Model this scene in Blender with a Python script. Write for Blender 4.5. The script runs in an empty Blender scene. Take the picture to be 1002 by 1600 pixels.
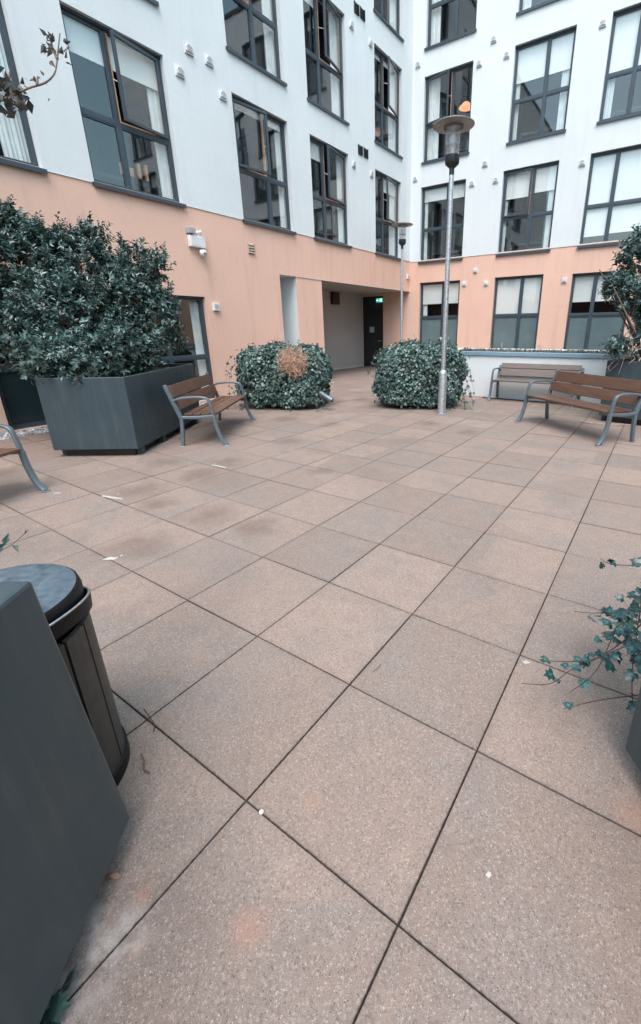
import bpy, math, random
import numpy as np
from mathutils import Vector, Matrix
random.seed(7); rng = np.random.default_rng(7)
S = bpy.context.scene
COL = S.collection
R = math.radians

# ---------------------------------------------------------------- camera
cam_d = bpy.data.cameras.new('camera'); cam = bpy.data.objects.new('camera', cam_d); COL.objects.link(cam)
CAM = Vector((0.93276, -0.59964, 1.51936))
yaw, pitch, roll = R(-33.12125), R(19.57155), R(-0.58312)
f = Vector((math.sin(yaw)*math.cos(pitch), math.cos(yaw)*math.cos(pitch), -math.sin(pitch)))
r0 = Vector((math.cos(yaw), -math.sin(yaw), 0)); u0 = r0.cross(f)
rr = r0*math.cos(roll) + u0*math.sin(roll); uu = -r0*math.sin(roll) + u0*math.cos(roll)
cam.matrix_world = Matrix(((rr.x, uu.x, -f.x, CAM.x), (rr.y, uu.y, -f.y, CAM.y), (rr.z, uu.z, -f.z, CAM.z), (0, 0, 0, 1)))
cam_d.sensor_fit = 'AUTO'; cam_d.sensor_width = 36; cam_d.lens = 36*666.38/1600
cam_d.shift_x = (501-586.354)/1600; cam_d.shift_y = (750.752-800)/1600
cam_d.clip_start = .02; cam_d.clip_end = 400
S.camera = cam

# ---------------------------------------------------------------- sky, sun, exposure
W = bpy.data.worlds.new('World'); S.world = W; W.use_nodes = True
nt = W.node_tree; nt.nodes.clear()
sky = nt.nodes.new('ShaderNodeTexSky'); sky.sky_type = 'NISHITA'; sky.sun_disc = False
SUN_EL, SUN_AZ = 62, 150
sky.sun_elevation = R(SUN_EL); sky.sun_rotation = R(SUN_AZ); sky.dust_density = 3.0; sky.air_density = 1.0; sky.ozone_density = 1.0
hsv = nt.nodes.new('ShaderNodeHueSaturation'); hsv.inputs['Saturation'].default_value = .95; hsv.inputs['Hue'].default_value = .455
bg = nt.nodes.new('ShaderNodeBackground'); bg.inputs['Strength'].default_value = .15
wo = nt.nodes.new('ShaderNodeOutputWorld')
nt.links.new(sky.outputs[0], hsv.inputs['Color']); nt.links.new(hsv.outputs[0], bg.inputs[0]); nt.links.new(bg.outputs[0], wo.inputs[0])
sd = bpy.data.lights.new('sun', 'SUN'); sd.energy = .9; sd.angle = R(40); sd.color = (1, .995, .98)
sun = bpy.data.objects.new('sun', sd); COL.objects.link(sun)
sdir = Vector((math.sin(R(SUN_AZ))*math.cos(R(SUN_EL)), math.cos(R(SUN_AZ))*math.cos(R(SUN_EL)), math.sin(R(SUN_EL))))
sun.rotation_euler = sdir.to_track_quat('Z', 'Y').to_euler()
S.view_settings.view_transform = 'Standard'; S.view_settings.look = 'None'; S.view_settings.gamma = 1
S.view_settings.use_curve_mapping = False; S.view_settings.exposure = 1.4
S.render.engine = 'CYCLES'
S.cycles.max_bounces = 8; S.cycles.transparent_max_bounces = 12; S.cycles.caustics_reflective = False; S.cycles.caustics_refractive = False

# ---------------------------------------------------------------- materials
class NT:
    def __init__(s, name):
        s.m = bpy.data.materials.new(name); s.m.use_nodes = True; s.t = s.m.node_tree
        s.b = s.t.nodes['Principled BSDF']; s.pos = None
    def n(s, typ, **kw):
        x = s.t.nodes.new(typ)
        for k, v in kw.items():
            if hasattr(x, k): setattr(x, k, v)
            else: x.inputs[k].default_value = v
        return x
    def l(s, a, b): s.t.links.new(a, b)
    def P(s):
        if not s.pos: s.pos = s.n('ShaderNodeNewGeometry').outputs['Position']
        return s.pos
    def noise(s, scale, detail=4, vec=None, rough=.55):
        x = s.n('ShaderNodeTexNoise'); x.inputs['Scale'].default_value = scale; x.inputs['Detail'].default_value = detail; x.inputs['Roughness'].default_value = rough
        s.l(vec or s.P(), x.inputs['Vector']); return x.outputs['Fac']
    def rng(s, a, lo, hi, tlo=0, thi=1, smooth=False):
        x = s.n('ShaderNodeMapRange'); s.l(a, x.inputs[0])
        for i, v in enumerate((lo, hi, tlo, thi)): x.inputs[i+1].default_value = v
        if smooth: x.interpolation_type = 'SMOOTHSTEP'
        return x.outputs[0]
    def mix(s, fac, a, b, mode='MIX'):
        x = s.n('ShaderNodeMix'); x.data_type = 'RGBA'; x.blend_type = mode
        for v, i in ((fac, 0), (a, 6), (b, 7)):
            if hasattr(v, 'links'): s.l(v, x.inputs[i])
            elif i == 0: x.inputs[0].default_value = v
            else: x.inputs[i].default_value = (*v, 1)
        return x.outputs[2]
    def math(s, op, a, b=None):
        x = s.n('ShaderNodeMath'); x.operation = op
        for v, i in ((a, 0), (b, 1)):
            if v is None: continue
            if hasattr(v, 'links'): s.l(v, x.inputs[i])
            else: x.inputs[i].default_value = v
        return x.outputs[0]
    def bump(s, h, strength, dist):
        x = s.n('ShaderNodeBump'); x.inputs['Strength'].default_value = strength; x.inputs['Distance'].default_value = dist
        s.l(h, x.inputs['Height']); s.l(x.outputs[0], s.b.inputs['Normal'])
    def scalevec(s, v):
        x = s.n('ShaderNodeVectorMath'); x.operation = 'MULTIPLY'; s.l(s.P(), x.inputs[0]); x.inputs[1].default_value = v; return x.outputs[0]

def simple(name, col, rough=.5, metal=0, var=.12, vscale=3, bumps=None, spec=None):
    t = NT(name)
    nz = t.noise(vscale, 5)
    c = t.mix(t.rng(nz, .3, .7), [x*(1-var) for x in col], [min(1, x*(1+var)) for x in col])
    t.l(c, t.b.inputs['Base Color']); t.b.inputs['Roughness'].default_value = rough; t.b.inputs['Metallic'].default_value = metal
    if spec is not None: t.b.inputs['Specular IOR Level'].default_value = spec
    if bumps: t.bump(t.noise(bumps[0], 3), bumps[1], bumps[2])
    return t.m

def render_wall(name, col, streak, streakcol):
    t = NT(name)
    big = t.noise(.9, 5); fine = t.noise(14, 4)
    st = t.noise(1, 5, t.scalevec((5, 5, .35)), .6)
    c = t.mix(t.rng(big, .35, .7), [x*.93 for x in col], col)
    c = t.mix(t.rng(fine, .3, .75, 0, .5), c, [x*.9 for x in col])
    c = t.mix(t.rng(st, .52, .75, 0, streak), c, streakcol)
    pt = t.noise(2.6, 6, None, .7)
    c = t.mix(t.rng(pt, .6, .72, 0, streak*.9), c, streakcol)
    t.l(c, t.b.inputs['Base Color']); t.b.inputs['Roughness'].default_value = .92; t.b.inputs['Specular IOR Level'].default_value = .2
    t.bump(t.noise(150, 4, None, .75), .7, .006)
    return t.m

M = {}
M['white'] = render_wall('white_render', (.70, .755, .765), .32, (.56, .605, .605))
M['orange'] = render_wall('peach_render', (.76, .51, .405), .62, (.60, .385, .30))
M['greyrender'] = render_wall('grey_render', (.50, .50, .49), .25, (.4, .4, .38))
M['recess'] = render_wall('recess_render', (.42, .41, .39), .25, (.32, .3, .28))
M['frame'] = simple('frame_paint', (.042, .062, .08), .38, 0, .12, 4)
M['gasket'] = simple('gasket_rubber', (.012, .014, .016), .6)
M['timber'] = simple('sash_timber', (.52, .30, .17), .5, 0, .2, 9)
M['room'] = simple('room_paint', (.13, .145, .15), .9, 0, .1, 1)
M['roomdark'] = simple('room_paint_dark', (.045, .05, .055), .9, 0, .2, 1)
M['cowl'] = simple('cowl_plastic', (.66, .68, .69), .5, 0, .12, 6)
M['cowlgrey'] = simple('cowl_grille', (.33, .35, .36), .5)
M['black'] = simple('black_plastic', (.012, .013, .015), .4, 0, .3)
M['whitepl'] = simple('white_plastic', (.72, .73, .72), .4, 0, .1, 12)
M['galv'] = simple('galvanised_steel', (.50, .53, .55), .42, .75, .28, 26, (60, .3, .002))
M['alu'] = simple('painted_aluminium', (.125, .165, .19), .36, .3, .10, 7, (90, .15, .001))
M['coping'] = simple('coping_paint', (.20, .31, .39), .45, .1, .1, 3)
M['darkmetal'] = simple('dark_metal', (.03, .035, .038), .38, .3)
M['bark'] = simple('bark', (.16, .11, .08), .85, 0, .35, 30)
M['deadstem'] = simple('dead_stem', (.54, .34, .24), .8, 0, .45, 12)
M['palestem'] = simple('pale_stem', (.42, .33, .27), .8, 0, .35, 20)
M['stem'] = simple('vine_stem', (.055, .030, .026), .6, 0, .3, 30)
M['soil'] = simple('soil', (.05, .035, .025), .95, 0, .4, 20, (40, .8, .02))
M['shade'] = simple('ivy_shade_core', (.018, .022, .020), .95, 0, .4, 14)  # near-black core colour that paints the shade deep inside the ivy
M['droppings'] = simple('bird_droppings', (.44, .42, .40), .8, 0, .15, 40)
M['deadleaf'] = simple('dead_leaf', (.22, .12, .08), .7, 0, .35, 30)
M['paper'] = simple('paper', (.40, .40, .39), .8)
M['door'] = simple('door_paint', (.016, .020, .023), .4, 0, .2, 4)
M['redbrickfar'] = simple('far_brick', (.17, .08, .06), .9, 0, .3, 6)
M['slate'] = simple('slate_roof', (.06, .07, .08), .7, 0, .2, 4)

def planter_paint():
    t = NT('planter_paint')
    c = t.mix(t.rng(t.noise(2.2, 6), .3, .7), (.031, .050, .060), (.040, .062, .073))
    c = t.mix(t.rng(t.noise(1, 6, t.scalevec((11, 11, .9)), .7), .48, .78, 0, .65), c, (.085, .10, .10))
    t.l(c, t.b.inputs['Base Color']); t.l(t.rng(t.noise(5, 5), .3, .7, .38, .55), t.b.inputs['Roughness'])
    t.bump(t.noise(300, 2), .15, .0006)
    return t.m
M['planter'] = planter_paint()

def binlid():
    t = NT('bin_lid_metal')
    n1 = t.noise(30, 5, None, .6)
    c = t.mix(t.rng(n1, .35, .68), (.042, .066, .088), (.11, .15, .178))
    c = t.mix(t.rng(t.noise(9, 5), .4, .7, 0, .5), c, (.09, .13, .16))
    t.l(c, t.b.inputs['Base Color']); t.l(t.rng(n1, .3, .7, .3, .6), t.b.inputs['Roughness'])
    t.bump(n1, .12, .002); return t.m
M['lid'] = binlid()
M['binblack'] = simple('bin_black_plastic', (.008, .009, .010), .5, 0, .3, 8, None, .22)
M['binslat'] = simple('bin_slat', (.052, .048, .044), .55, 0, .22, 18, (60, .3, .001))

def wood():
    t = NT('bench_timber')
    tc = t.n('ShaderNodeTexCoord')
    vm = t.n('ShaderNodeVectorMath'); vm.operation = 'MULTIPLY'; t.l(tc.outputs['Object'], vm.inputs[0]); vm.inputs[1].default_value = (2.0, 34, 34)
    g = t.n('ShaderNodeTexNoise'); g.inputs['Scale'].default_value = 1.6; g.inputs['Detail'].default_value = 6; t.l(vm.outputs[0], g.inputs['Vector'])
    c = t.mix(t.rng(g.outputs['Fac'], .3, .72), (.070, .039, .026), (.150, .080, .052))
    oi = t.n('ShaderNodeObjectInfo')
    c = t.mix(t.math('MULTIPLY', oi.outputs['Random'], .35), c, (.07, .036, .025))
    c = t.mix(t.rng(t.noise(6, 5), .62, .8, 0, .4), c, (.25, .16, .12))
    t.l(c, t.b.inputs['Base Color']); t.l(t.rng(t.noise(9, 3), .3, .7, .3, .5), t.b.inputs['Roughness'])
    t.bump(g.outputs['Fac'], .25, .002); return t.m
M['wood'] = wood()
def wood2():
    m = M['wood'].copy(); m.name = 'bench_timber_weathered'
    for nd in m.node_tree.nodes:
        if nd.bl_idname == 'ShaderNodeMix':
            for i in (6, 7):
                v = nd.inputs[i].default_value
                if not nd.inputs[i].is_linked: nd.inputs[i].default_value = (v[0]*1.1+.045, v[1]*1.3+.052, v[2]*1.5+.055, 1)
    return m
M['woodgrey'] = wood2()

def glass(name, tint, refl=1.7, rough=0.0, base=0.0, milk=0.0):
    t = NT(name); t.t.nodes.remove(t.b)
    out = [n for n in t.t.nodes if n.bl_idname == 'ShaderNodeOutputMaterial'][0]
    tr = t.n('ShaderNodeBsdfTransparent'); tr.inputs[0].default_value = (*tint, 1)
    gl = t.n('ShaderNodeBsdfGlossy'); gl.inputs['Roughness'].default_value = rough
    fr = t.n('ShaderNodeLayerWeight'); fr.inputs['Blend'].default_value = .5
    bp = t.n('ShaderNodeBump'); bp.inputs['Strength'].default_value = .12; bp.inputs['Distance'].default_value = .01
    t.l(t.noise(1.1, 1), bp.inputs['Height']); t.l(bp.outputs[0], gl.inputs['Normal'])
    mx = t.n('ShaderNodeMixShader'); t.l(t.rng(t.math('POWER', fr.outputs['Facing'], 4.0), 0, 1, base, .95), mx.inputs[0]); t.l(tr.outputs[0], mx.inputs[1]); t.l(gl.outputs[0], mx.inputs[2])
    fin = mx.outputs[0]
    if milk:
        df = t.n('ShaderNodeBsdfTranslucent'); df.inputs[0].default_value = (.93, .94, .95, 1); d2 = t.n('ShaderNodeBsdfDiffuse'); d2.inputs[0].default_value = (.88, .89, .9, 1)
        m1 = t.n('ShaderNodeMixShader'); m1.inputs[0].default_value = .5; t.l(df.outputs[0], m1.inputs[1]); t.l(d2.outputs[0], m1.inputs[2])
        m2 = t.n('ShaderNodeMixShader'); m2.inputs[0].default_value = milk; t.l(fin, m2.inputs[1]); t.l(m1.outputs[0], m2.inputs[2]); fin = m2.outputs[0]
    t.l(fin, out.inputs[0]); return t.m
M['glass'] = glass('window_glass', (.97, .985, .985), 1.55, 0, .16)
M['lampglass'] = glass('lamp_glass', (.86, .88, .89), 1.5, .02, .04, .22)
def frosted():
    t = NT('frosted_glass'); c = t.mix(t.rng(t.noise(1.2, 3), .3, .7), (.10, .15, .16), (.14, .20, .21))
    t.l(c, t.b.inputs['Base Color']); t.b.inputs['Roughness'].default_value = .12; t.b.inputs['IOR'].default_value = 1.8; return t.m
M['frosted'] = frosted()
M['frosteddark'] = simple('dark_panel_glass', (.022, .040, .046), .1, 0, .15, 1)
def blindm():
    t = NT('blind_fabric'); w = t.n('ShaderNodeTexWave'); w.inputs['Scale'].default_value = 6; w.inputs['Distortion'].default_value = 3
    c = t.mix(t.rng(t.noise(2, 3), .3, .7), (.82, .88, .86), (.88, .92, .90)); t.l(c, t.b.inputs['Base Color']); t.b.inputs['Roughness'].default_value = .9
    t.b.inputs['Emission Strength'].default_value = 0; return t.m
M['blind'] = blindm()
M['curtain'] = simple('curtain_fabric', (.80, .86, .85), .9, 0, .08, 5)

def emis(name, col, s):
    t = NT(name); t.b.inputs['Base Color'].default_value = (*col, 1); t.b.inputs['Emission Color'].default_value = (*col, 1); t.b.inputs['Emission Strength'].default_value = s
    return t.m
M['exitgreen'] = emis('exit_sign_green', (.02, .36, .30), .35)
M['exitwhite'] = emis('exit_sign_white', (.65, .9, .85), .6)
M['lampglow'] = emis('room_lamp_glow', (.9, .48, .27), .38)

def leafmat(name, dark, mid, light, rough=.38, transl=.12, patch=.6):
    t = NT(name)
    at = t.n('ShaderNodeAttribute'); at.attribute_name = 'rnd'
    rp = t.n('ShaderNodeValToRGB'); t.l(at.outputs['Fac'], rp.inputs[0])
    cr = rp.color_ramp; cr.elements[0].position = 0; cr.elements[0].color = (*dark, 1); cr.elements[1].position = 1; cr.elements[1].color = (*light, 1)
    e = cr.elements.new(.55); e.color = (*mid, 1)
    lc = t.mix(t.rng(t.noise(2.2, 4), .48, .70, 0, patch), rp.outputs[0], tuple(v*.55+w_ for v, w_ in zip(mid, (.035, .024, .012))))
    lc = t.mix(t.rng(t.noise(38, 2), .60, .68, 0, patch), lc, tuple(v*.6+w_ for v, w_ in zip(light, (.04, .02, -.01))))
    t.l(lc, t.b.inputs['Base Color']); t.b.inputs['Roughness'].default_value = rough
    t.b.inputs['Specular IOR Level'].default_value = .55
    out = [n for n in t.t.nodes if n.bl_idname == 'ShaderNodeOutputMaterial'][0]
    tl = t.n('ShaderNodeBsdfTranslucent'); t.l(lc, tl.inputs[0])
    mx = t.n('ShaderNodeMixShader'); mx.inputs[0].default_value = transl
    t.l(t.b.outputs[0], mx.inputs[1]); t.l(tl.outputs[0], mx.inputs[2]); t.l(mx.outputs[0], out.inputs[0])
    return t.m
M['laurel'] = leafmat('laurel_leaf', (.018, .042, .040), (.062, .128, .118), (.21, .33, .31), .30)
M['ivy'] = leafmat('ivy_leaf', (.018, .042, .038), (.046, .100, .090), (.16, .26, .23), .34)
M['ivynear'] = leafmat('ivy_leaf_near', (.006, .026, .027), (.014, .062, .062), (.085, .23, .22), .33, .12)
M['sedum'] = leafmat('sedum_leaf', (.06, .08, .06), (.14, .16, .13), (.30, .31, .27), .7)
M['witherleaf'] = leafmat('withered_leaf', (.03, .04, .038), (.07, .085, .08), (.20, .14, .11), .6, .2)

def paving():
    t = NT('paver_concrete')
    P = t.P()
    def vor(scale):
        v = t.n('ShaderNodeTexVoronoi'); v.inputs['Scale'].default_value = scale; t.l(P, v.inputs['Vector']); return v
    # tile id
    sc = t.n('ShaderNodeVectorMath'); sc.operation = 'MULTIPLY'; t.l(P, sc.inputs[0]); sc.inputs[1].default_value = (1/.6, 1/.6, 0)
    fl = t.n('ShaderNodeVectorMath'); fl.operation = 'FLOOR'; t.l(sc.outputs[0], fl.inputs[0])
    wn = t.n('ShaderNodeTexWhiteNoise'); wn.noise_dimensions = '3D'; t.l(fl.outputs[0], wn.inputs['Vector'])
    base = t.mix(wn.outputs['Value'], (.240, .184, .150), (.355, .268, .215))
    # cloudy discoloration : greyer worn patches / pink patches
    cl = t.noise(1.7, 6, None, .62)
    base = t.mix(t.rng(cl, .42, .66, 0, .75, True), base, (.232, .206, .190))
    cl2 = t.noise(4.3, 6, None, .66)
    base = t.mix(t.rng(cl2, .5, .75, 0, .5, True), base, (.36, .262, .205))
    base = t.mix(t.rng(t.noise(.8, 4), .52, .7, 0, .5, True), base, (.16, .115, .095))
    cl3 = t.noise(9, 6, None, .7)
    base = t.mix(t.rng(cl3, .35, .65, 0, .25, True), base, (.15, .122, .108))
    # aggregate
    for scale, wlo, dk in ((330, .90, .16), (190, .955, .10), (480, .86, .20)):
        v = vor(scale)
        sep = t.n('ShaderNodeSeparateColor'); t.l(v.outputs['Color'], sep.inputs[0])
        shape = t.rng(v.outputs['Distance'], .25, .5, 1, 0)
        w = t.math('MULTIPLY', t.rng(sep.outputs[0], wlo, wlo+.01), shape)
        base = t.mix(t.math('MULTIPLY', w, .7), base, (.52, .50, .48))
        d = t.math('MULTIPLY', t.rng(sep.outputs[1], 1-dk, 1-dk+.01), shape)
        base = t.mix(t.math('MULTIPLY', d, .8), base, (.05, .044, .042))
    mid = vor(160); ms = t.n('ShaderNodeSeparateColor'); t.l(mid.outputs['Color'], ms.inputs[0])
    base = t.mix(t.rng(ms.outputs[0], 0, 1, 0, .22), base, (.15, .118, .102)); base = t.mix(t.rng(ms.outputs[2], .88, .92, 0, .26), base, (.46, .42, .38)); base = t.mix(t.rng(ms.outputs[1], .88, .92, 0, .42), base, (.10, .08, .072))
    gr = t.noise(420, 2)
    base = t.mix(t.rng(gr, .35, .65, 0, .35), base, (.16, .125, .11))
    # stains that stay where they are
    wp = t.n('ShaderNodeTexNoise'); wp.inputs['Scale'].default_value = 5.5; wp.inputs['Detail'].default_value = 4; t.l(P, wp.inputs['Vector'])
    off = t.n('ShaderNodeVectorMath'); off.operation = 'SUBTRACT'; t.l(wp.outputs['Color'], off.inputs[0]); off.inputs[1].default_value = (.5, .5, .5)
    sc2 = t.n('ShaderNodeVectorMath'); sc2.operation = 'SCALE'; t.l(off.outputs[0], sc2.inputs[0]); sc2.inputs['Scale'].default_value = .34
    wpos = t.n('ShaderNodeVectorMath'); wpos.operation = 'ADD'; t.l(P, wpos.inputs[0]); t.l(sc2.outputs[0], wpos.inputs[1])
    sc3 = t.n('ShaderNodeVectorMath'); sc3.operation = 'SCALE'; t.l(off.outputs[0], sc3.inputs[0]); sc3.inputs['Scale'].default_value = .09
    wpos2 = t.n('ShaderNodeVectorMath'); wpos2.operation = 'ADD'; t.l(P, wpos2.inputs[0]); t.l(sc3.outputs[0], wpos2.inputs[1])
    def spots(lst, col, amt, base, wpos=wpos, nzr=(7, .25, .7, .45)):
        acc = None
        for x, y, rad in lst:
            d = t.n('ShaderNodeVectorMath'); d.operation = 'DISTANCE'; t.l(wpos.outputs[0], d.inputs[0]); d.inputs[1].default_value = (x, y, 0)
            k = t.rng(d.outputs['Value'], rad*.1, rad, 1, 0, True)
            acc = k if acc is None else t.math('MAXIMUM', acc, k)
        nz = t.rng(t.noise(nzr[0], 6, None, .72), nzr[1], nzr[2], nzr[3], 1)
        return t.mix(t.math('MULTIPLY', t.math('MULTIPLY', acc, nz), amt), base, col)
    base = spots([(-3.28, 1.5, .36), (-2.78, 1.36, .3), (-2.16, 1.44, .36), (-2.11, .81, .34), (-3.96, 2.21, .33), (-3.2, 2.1, .3), (-3.33, 2.6, .33),
                  (-3.4, 3.81, .33), (-1.62, 1.51, .28), (-4.6, 4.9, .35), (-3.6, 5.0, .3), (-2.2, 5.9, .28), (-1.4, 5.6, .25), (-5.2, .9, .4), (-4.7, 7.4, .35), (-2.1, 2.9, .2)], (.10, .069, .055), .58, base)
    base = spots([(.27, -.22, .075), (1.12, .65, .10), (.20, .12, .04), (-.05, -.33, .05), (1.6, .2, .08), (.05, -.40, .03)], (.40, .21, .14), .42, base, wpos2)
    base = spots([(-.04, -.52, .17), (.04, -.64, .2), (.0, -.42, .12), (-.11, -.45, .07)], (.44, .41, .39), .7, base, wpos2, (15, .42, .60, .12))
    # dirt along the slab edges
    fr = t.n('ShaderNodeVectorMath'); fr.operation = 'FRACTION'; t.l(sc.outputs[0], fr.inputs[0]); sx = t.n('ShaderNodeSeparateXYZ'); t.l(fr.outputs[0], sx.inputs[0])
    def edge(v): return t.math('MINIMUM', v, t.math('SUBTRACT', 1.0, v))
    ed = t.math('MINIMUM', edge(sx.outputs[0]), edge(sx.outputs[1]))
    ed = t.math('ADD', ed, t.math('MULTIPLY', t.math('SUBTRACT', t.noise(70, 4), .5), .016))
    base = t.mix(t.rng(ed, .003, .0085, .85, 0), base, (.045, .036, .032))
    base = t.mix(t.rng(ed, .005, .05, .22, 0), base, (.14, .11, .10))
    t.l(base, t.b.inputs['Base Color'])
    t.l(t.rng(cl, .3, .7, .62, .85), t.b.inputs['Roughness']); t.b.inputs['Specular IOR Level'].default_value = .32
    v = vor(230); t.bump(t.math('ADD', v.outputs['Distance'], t.math('MULTIPLY', gr, 1.2)), .35, .0016)
    return t.m
M['paver'] = paving()
def jointm():
    t = NT('joint_sand'); c = t.mix(t.rng(t.noise(9, 6, None, .7), .46, .66), (.010, .009, .008), (.055, .045, .038))
    c = t.mix(t.rng(t.noise(60, 4, None, .7), .62, .68), c, (.22, .19, .17)); t.l(c, t.b.inputs['Base Color']); t.b.inputs['Roughness'].default_value = .95; return t.m
M['joint'] = jointm()
def gravelm():
    t = NT('pebble'); at = t.n('ShaderNodeAttribute'); at.attribute_name = 'rnd'
    rp = t.n('ShaderNodeValToRGB'); t.l(at.outputs['Fac'], rp.inputs[0]); cr = rp.color_ramp
    cr.elements[0].color = (.10, .11, .12, 1); cr.elements[1].color = (.62, .64, .66, 1); cr.elements.new(.5).color = (.30, .31, .32, 1)
    t.l(rp.outputs[0], t.b.inputs['Base Color']); t.b.inputs['Roughness'].default_value = .7; return t.m
M['pebble'] = gravelm()

# ---------------------------------------------------------------- helpers
def tag(o, label=None, cat=None, group=None, kind=None):
    if label: o['label'] = label
    if cat: o['category'] = cat
    if group: o['group'] = group
    if kind: o['kind'] = kind
    return o
def empty(name, loc=(0, 0, 0), rz=0, **kw):
    o = bpy.data.objects.new(name, None); COL.objects.link(o); o.location = loc; o.rotation_euler = (0, 0, rz); o.empty_display_size = .1
    return tag(o, **kw)
class MB:
    def __init__(s): s.v = []; s.f = []; s.mi = []
    def add(s, vs, fs, mi=0):
        o = len(s.v); s.v += [tuple(v) for v in vs]; s.f += [tuple(i+o for i in q) for q in fs]; s.mi += [mi]*len(fs); return s
    def box(s, x0, x1, y0, y1, z0, z1, mi=0, xf=None):
        vs = [Vector(p) for p in ((x0,y0,z0),(x1,y0,z0),(x1,y1,z0),(x0,y1,z0),(x0,y0,z1),(x1,y0,z1),(x1,y1,z1),(x0,y1,z1))]
        if xf: vs = [xf @ v for v in vs]
        return s.add(vs, [(0,3,2,1),(4,5,6,7),(0,1,5,4),(1,2,6,5),(2,3,7,6),(3,0,4,7)], mi)
    def lathe(s, prof, seg=24, c=(0, 0), mi=0):   # prof: (r,z)
        vs = [(c[0]+r*math.cos(2*math.pi*k/seg), c[1]+r*math.sin(2*math.pi*k/seg), z) for r, z in prof for k in range(seg)]
        fs = [(i*seg+k, i*seg+(k+1) % seg, (i+1)*seg+(k+1) % seg, (i+1)*seg+k) for i in range(len(prof)-1) for k in range(seg)]
        return s.add(vs, fs, mi)
    def tube(s, pts, rad, seg=6, mi=0):
        pts = [Vector(p) for p in pts]; n = len(pts); rads = rad if isinstance(rad, (list, tuple)) else [rad]*n
        vs = []; up = Vector((.3, .2, 1)).normalized()
        for i, p in enumerate(pts):
            d = (pts[min(i+1, n-1)]-pts[max(i-1, 0)]).normalized(); a = d.cross(up)
            if a.length < .05: a = d.cross(Vector((1, 0, 0)))
            a.normalize(); b = d.cross(a)
            vs += [p+(a*math.cos(2*math.pi*k/seg)+b*math.sin(2*math.pi*k/seg))*rads[i] for k in range(seg)]
        fs = [(i*seg+k, i*seg+(k+1) % seg, (i+1)*seg+(k+1) % seg, (i+1)*seg+k) for i in range(n-1) for k in range(seg)]
        fs += [tuple(range(seg))[::-1], tuple((n-1)*seg+k for k in range(seg))]
        return s.add(vs, fs, mi)
    def mesh(s, name, mats):
        me = bpy.data.meshes.new(name); me.from_pydata(s.v, [], s.f)
        for m in (mats if isinstance(mats, (list, tuple)) else [mats]): me.materials.append(m)
        if any(s.mi): me.polygons.foreach_set('material_index', s.mi)
        me.update(); return me
    def build(s, name, mats, parent=None, loc=(0, 0, 0), rz=0, bevel=0, smooth=False, **kw):
        me = s.mesh(name, mats)
        if smooth:
            me.shade_smooth() if hasattr(me, 'shade_smooth') else me.polygons.foreach_set('use_smooth', [True]*len(me.polygons))
            try: me.set_sharp_from_angle(angle=R(38))
            except Exception: pass
        return put(me, name, parent, loc, rz, bevel, **kw)
def put(me, name, parent=None, loc=(0, 0, 0), rz=0, bevel=0, **kw):
    o = bpy.data.objects.new(name, me); COL.objects.link(o); o.location = loc; o.rotation_euler = (0, 0, rz)
    if parent: o.parent = parent
    if bevel:
        b = o.modifiers.new('bevel', 'BEVEL'); b.width = bevel; b.segments = 2; b.limit_method = 'ANGLE'; b.angle_limit = R(40)
    return tag(o, **kw)
def children(o): return [c for c in bpy.data.objects if c.parent is o]
def copy_tree(o, parent=None):
    c = o.copy(); COL.objects.link(c); c.parent = parent
    for ch in children(o): copy_tree(ch, c)
    return c

LAUREL = np.array([(0,0,0),(.4,-1,.1),(.4,0,-.06),(.4,1,.1),(1,0,-.14)], float); LAUREL_F = np.array([(0,1,2),(0,2,3),(1,4,2),(2,4,3)])
_iv = [(0,0,.0),(-.14,-.28,-.03),(.12,-.52,-.05),(.33,-.30,.02),(.62,-.42,-.04),(.68,-.17,.02),(1,0,-.06),(.68,.17,.02),(.62,.42,-.04),(.33,.30,.02),(.12,.52,-.05),(-.14,.28,-.03)]
IVY = np.array(_iv+[(.35,0,.03)], float); IVY_F = np.array([(12,i,(i+1) % 12) for i in range(12)])
def norm(a): return a/np.maximum(np.linalg.norm(a, axis=1, keepdims=True), 1e-9)
def leaf_mesh(name, pos, ax, nr, size, width, T, F, mat, rnd=None):
    n = len(pos); ax = norm(ax); side = norm(np.cross(nr, ax)); nr = np.cross(ax, side)
    sz = np.asarray(size)[:, None, None]
    V = pos[:, None]+sz*(T[None, :, 0:1]*ax[:, None]+T[None, :, 1:2]*width*side[:, None]+T[None, :, 2:3]*nr[:, None])
    V = V.reshape(-1, 3); k = len(T); FF = (F[None]+(np.arange(n)*k)[:, None, None]).reshape(-1, 3)
    me = bpy.data.meshes.new(name); me.vertices.add(len(V)); me.vertices.foreach_set('co', V.astype(np.float32).ravel())
    me.loops.add(FF.size); me.loops.foreach_set('vertex_index', FF.ravel().astype(np.int32))
    me.polygons.add(len(FF)); me.polygons.foreach_set('loop_start', np.arange(0, FF.size, 3, dtype=np.int32))
    me.update(calc_edges=True); me.validate()
    a = me.attributes.new('rnd', 'FLOAT', 'POINT')
    rn = rng.random(n) if rnd is None else rnd
    a.data.foreach_set('value', np.repeat(rn, k).astype(np.float32)); me.materials.append(mat)
    return me

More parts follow.
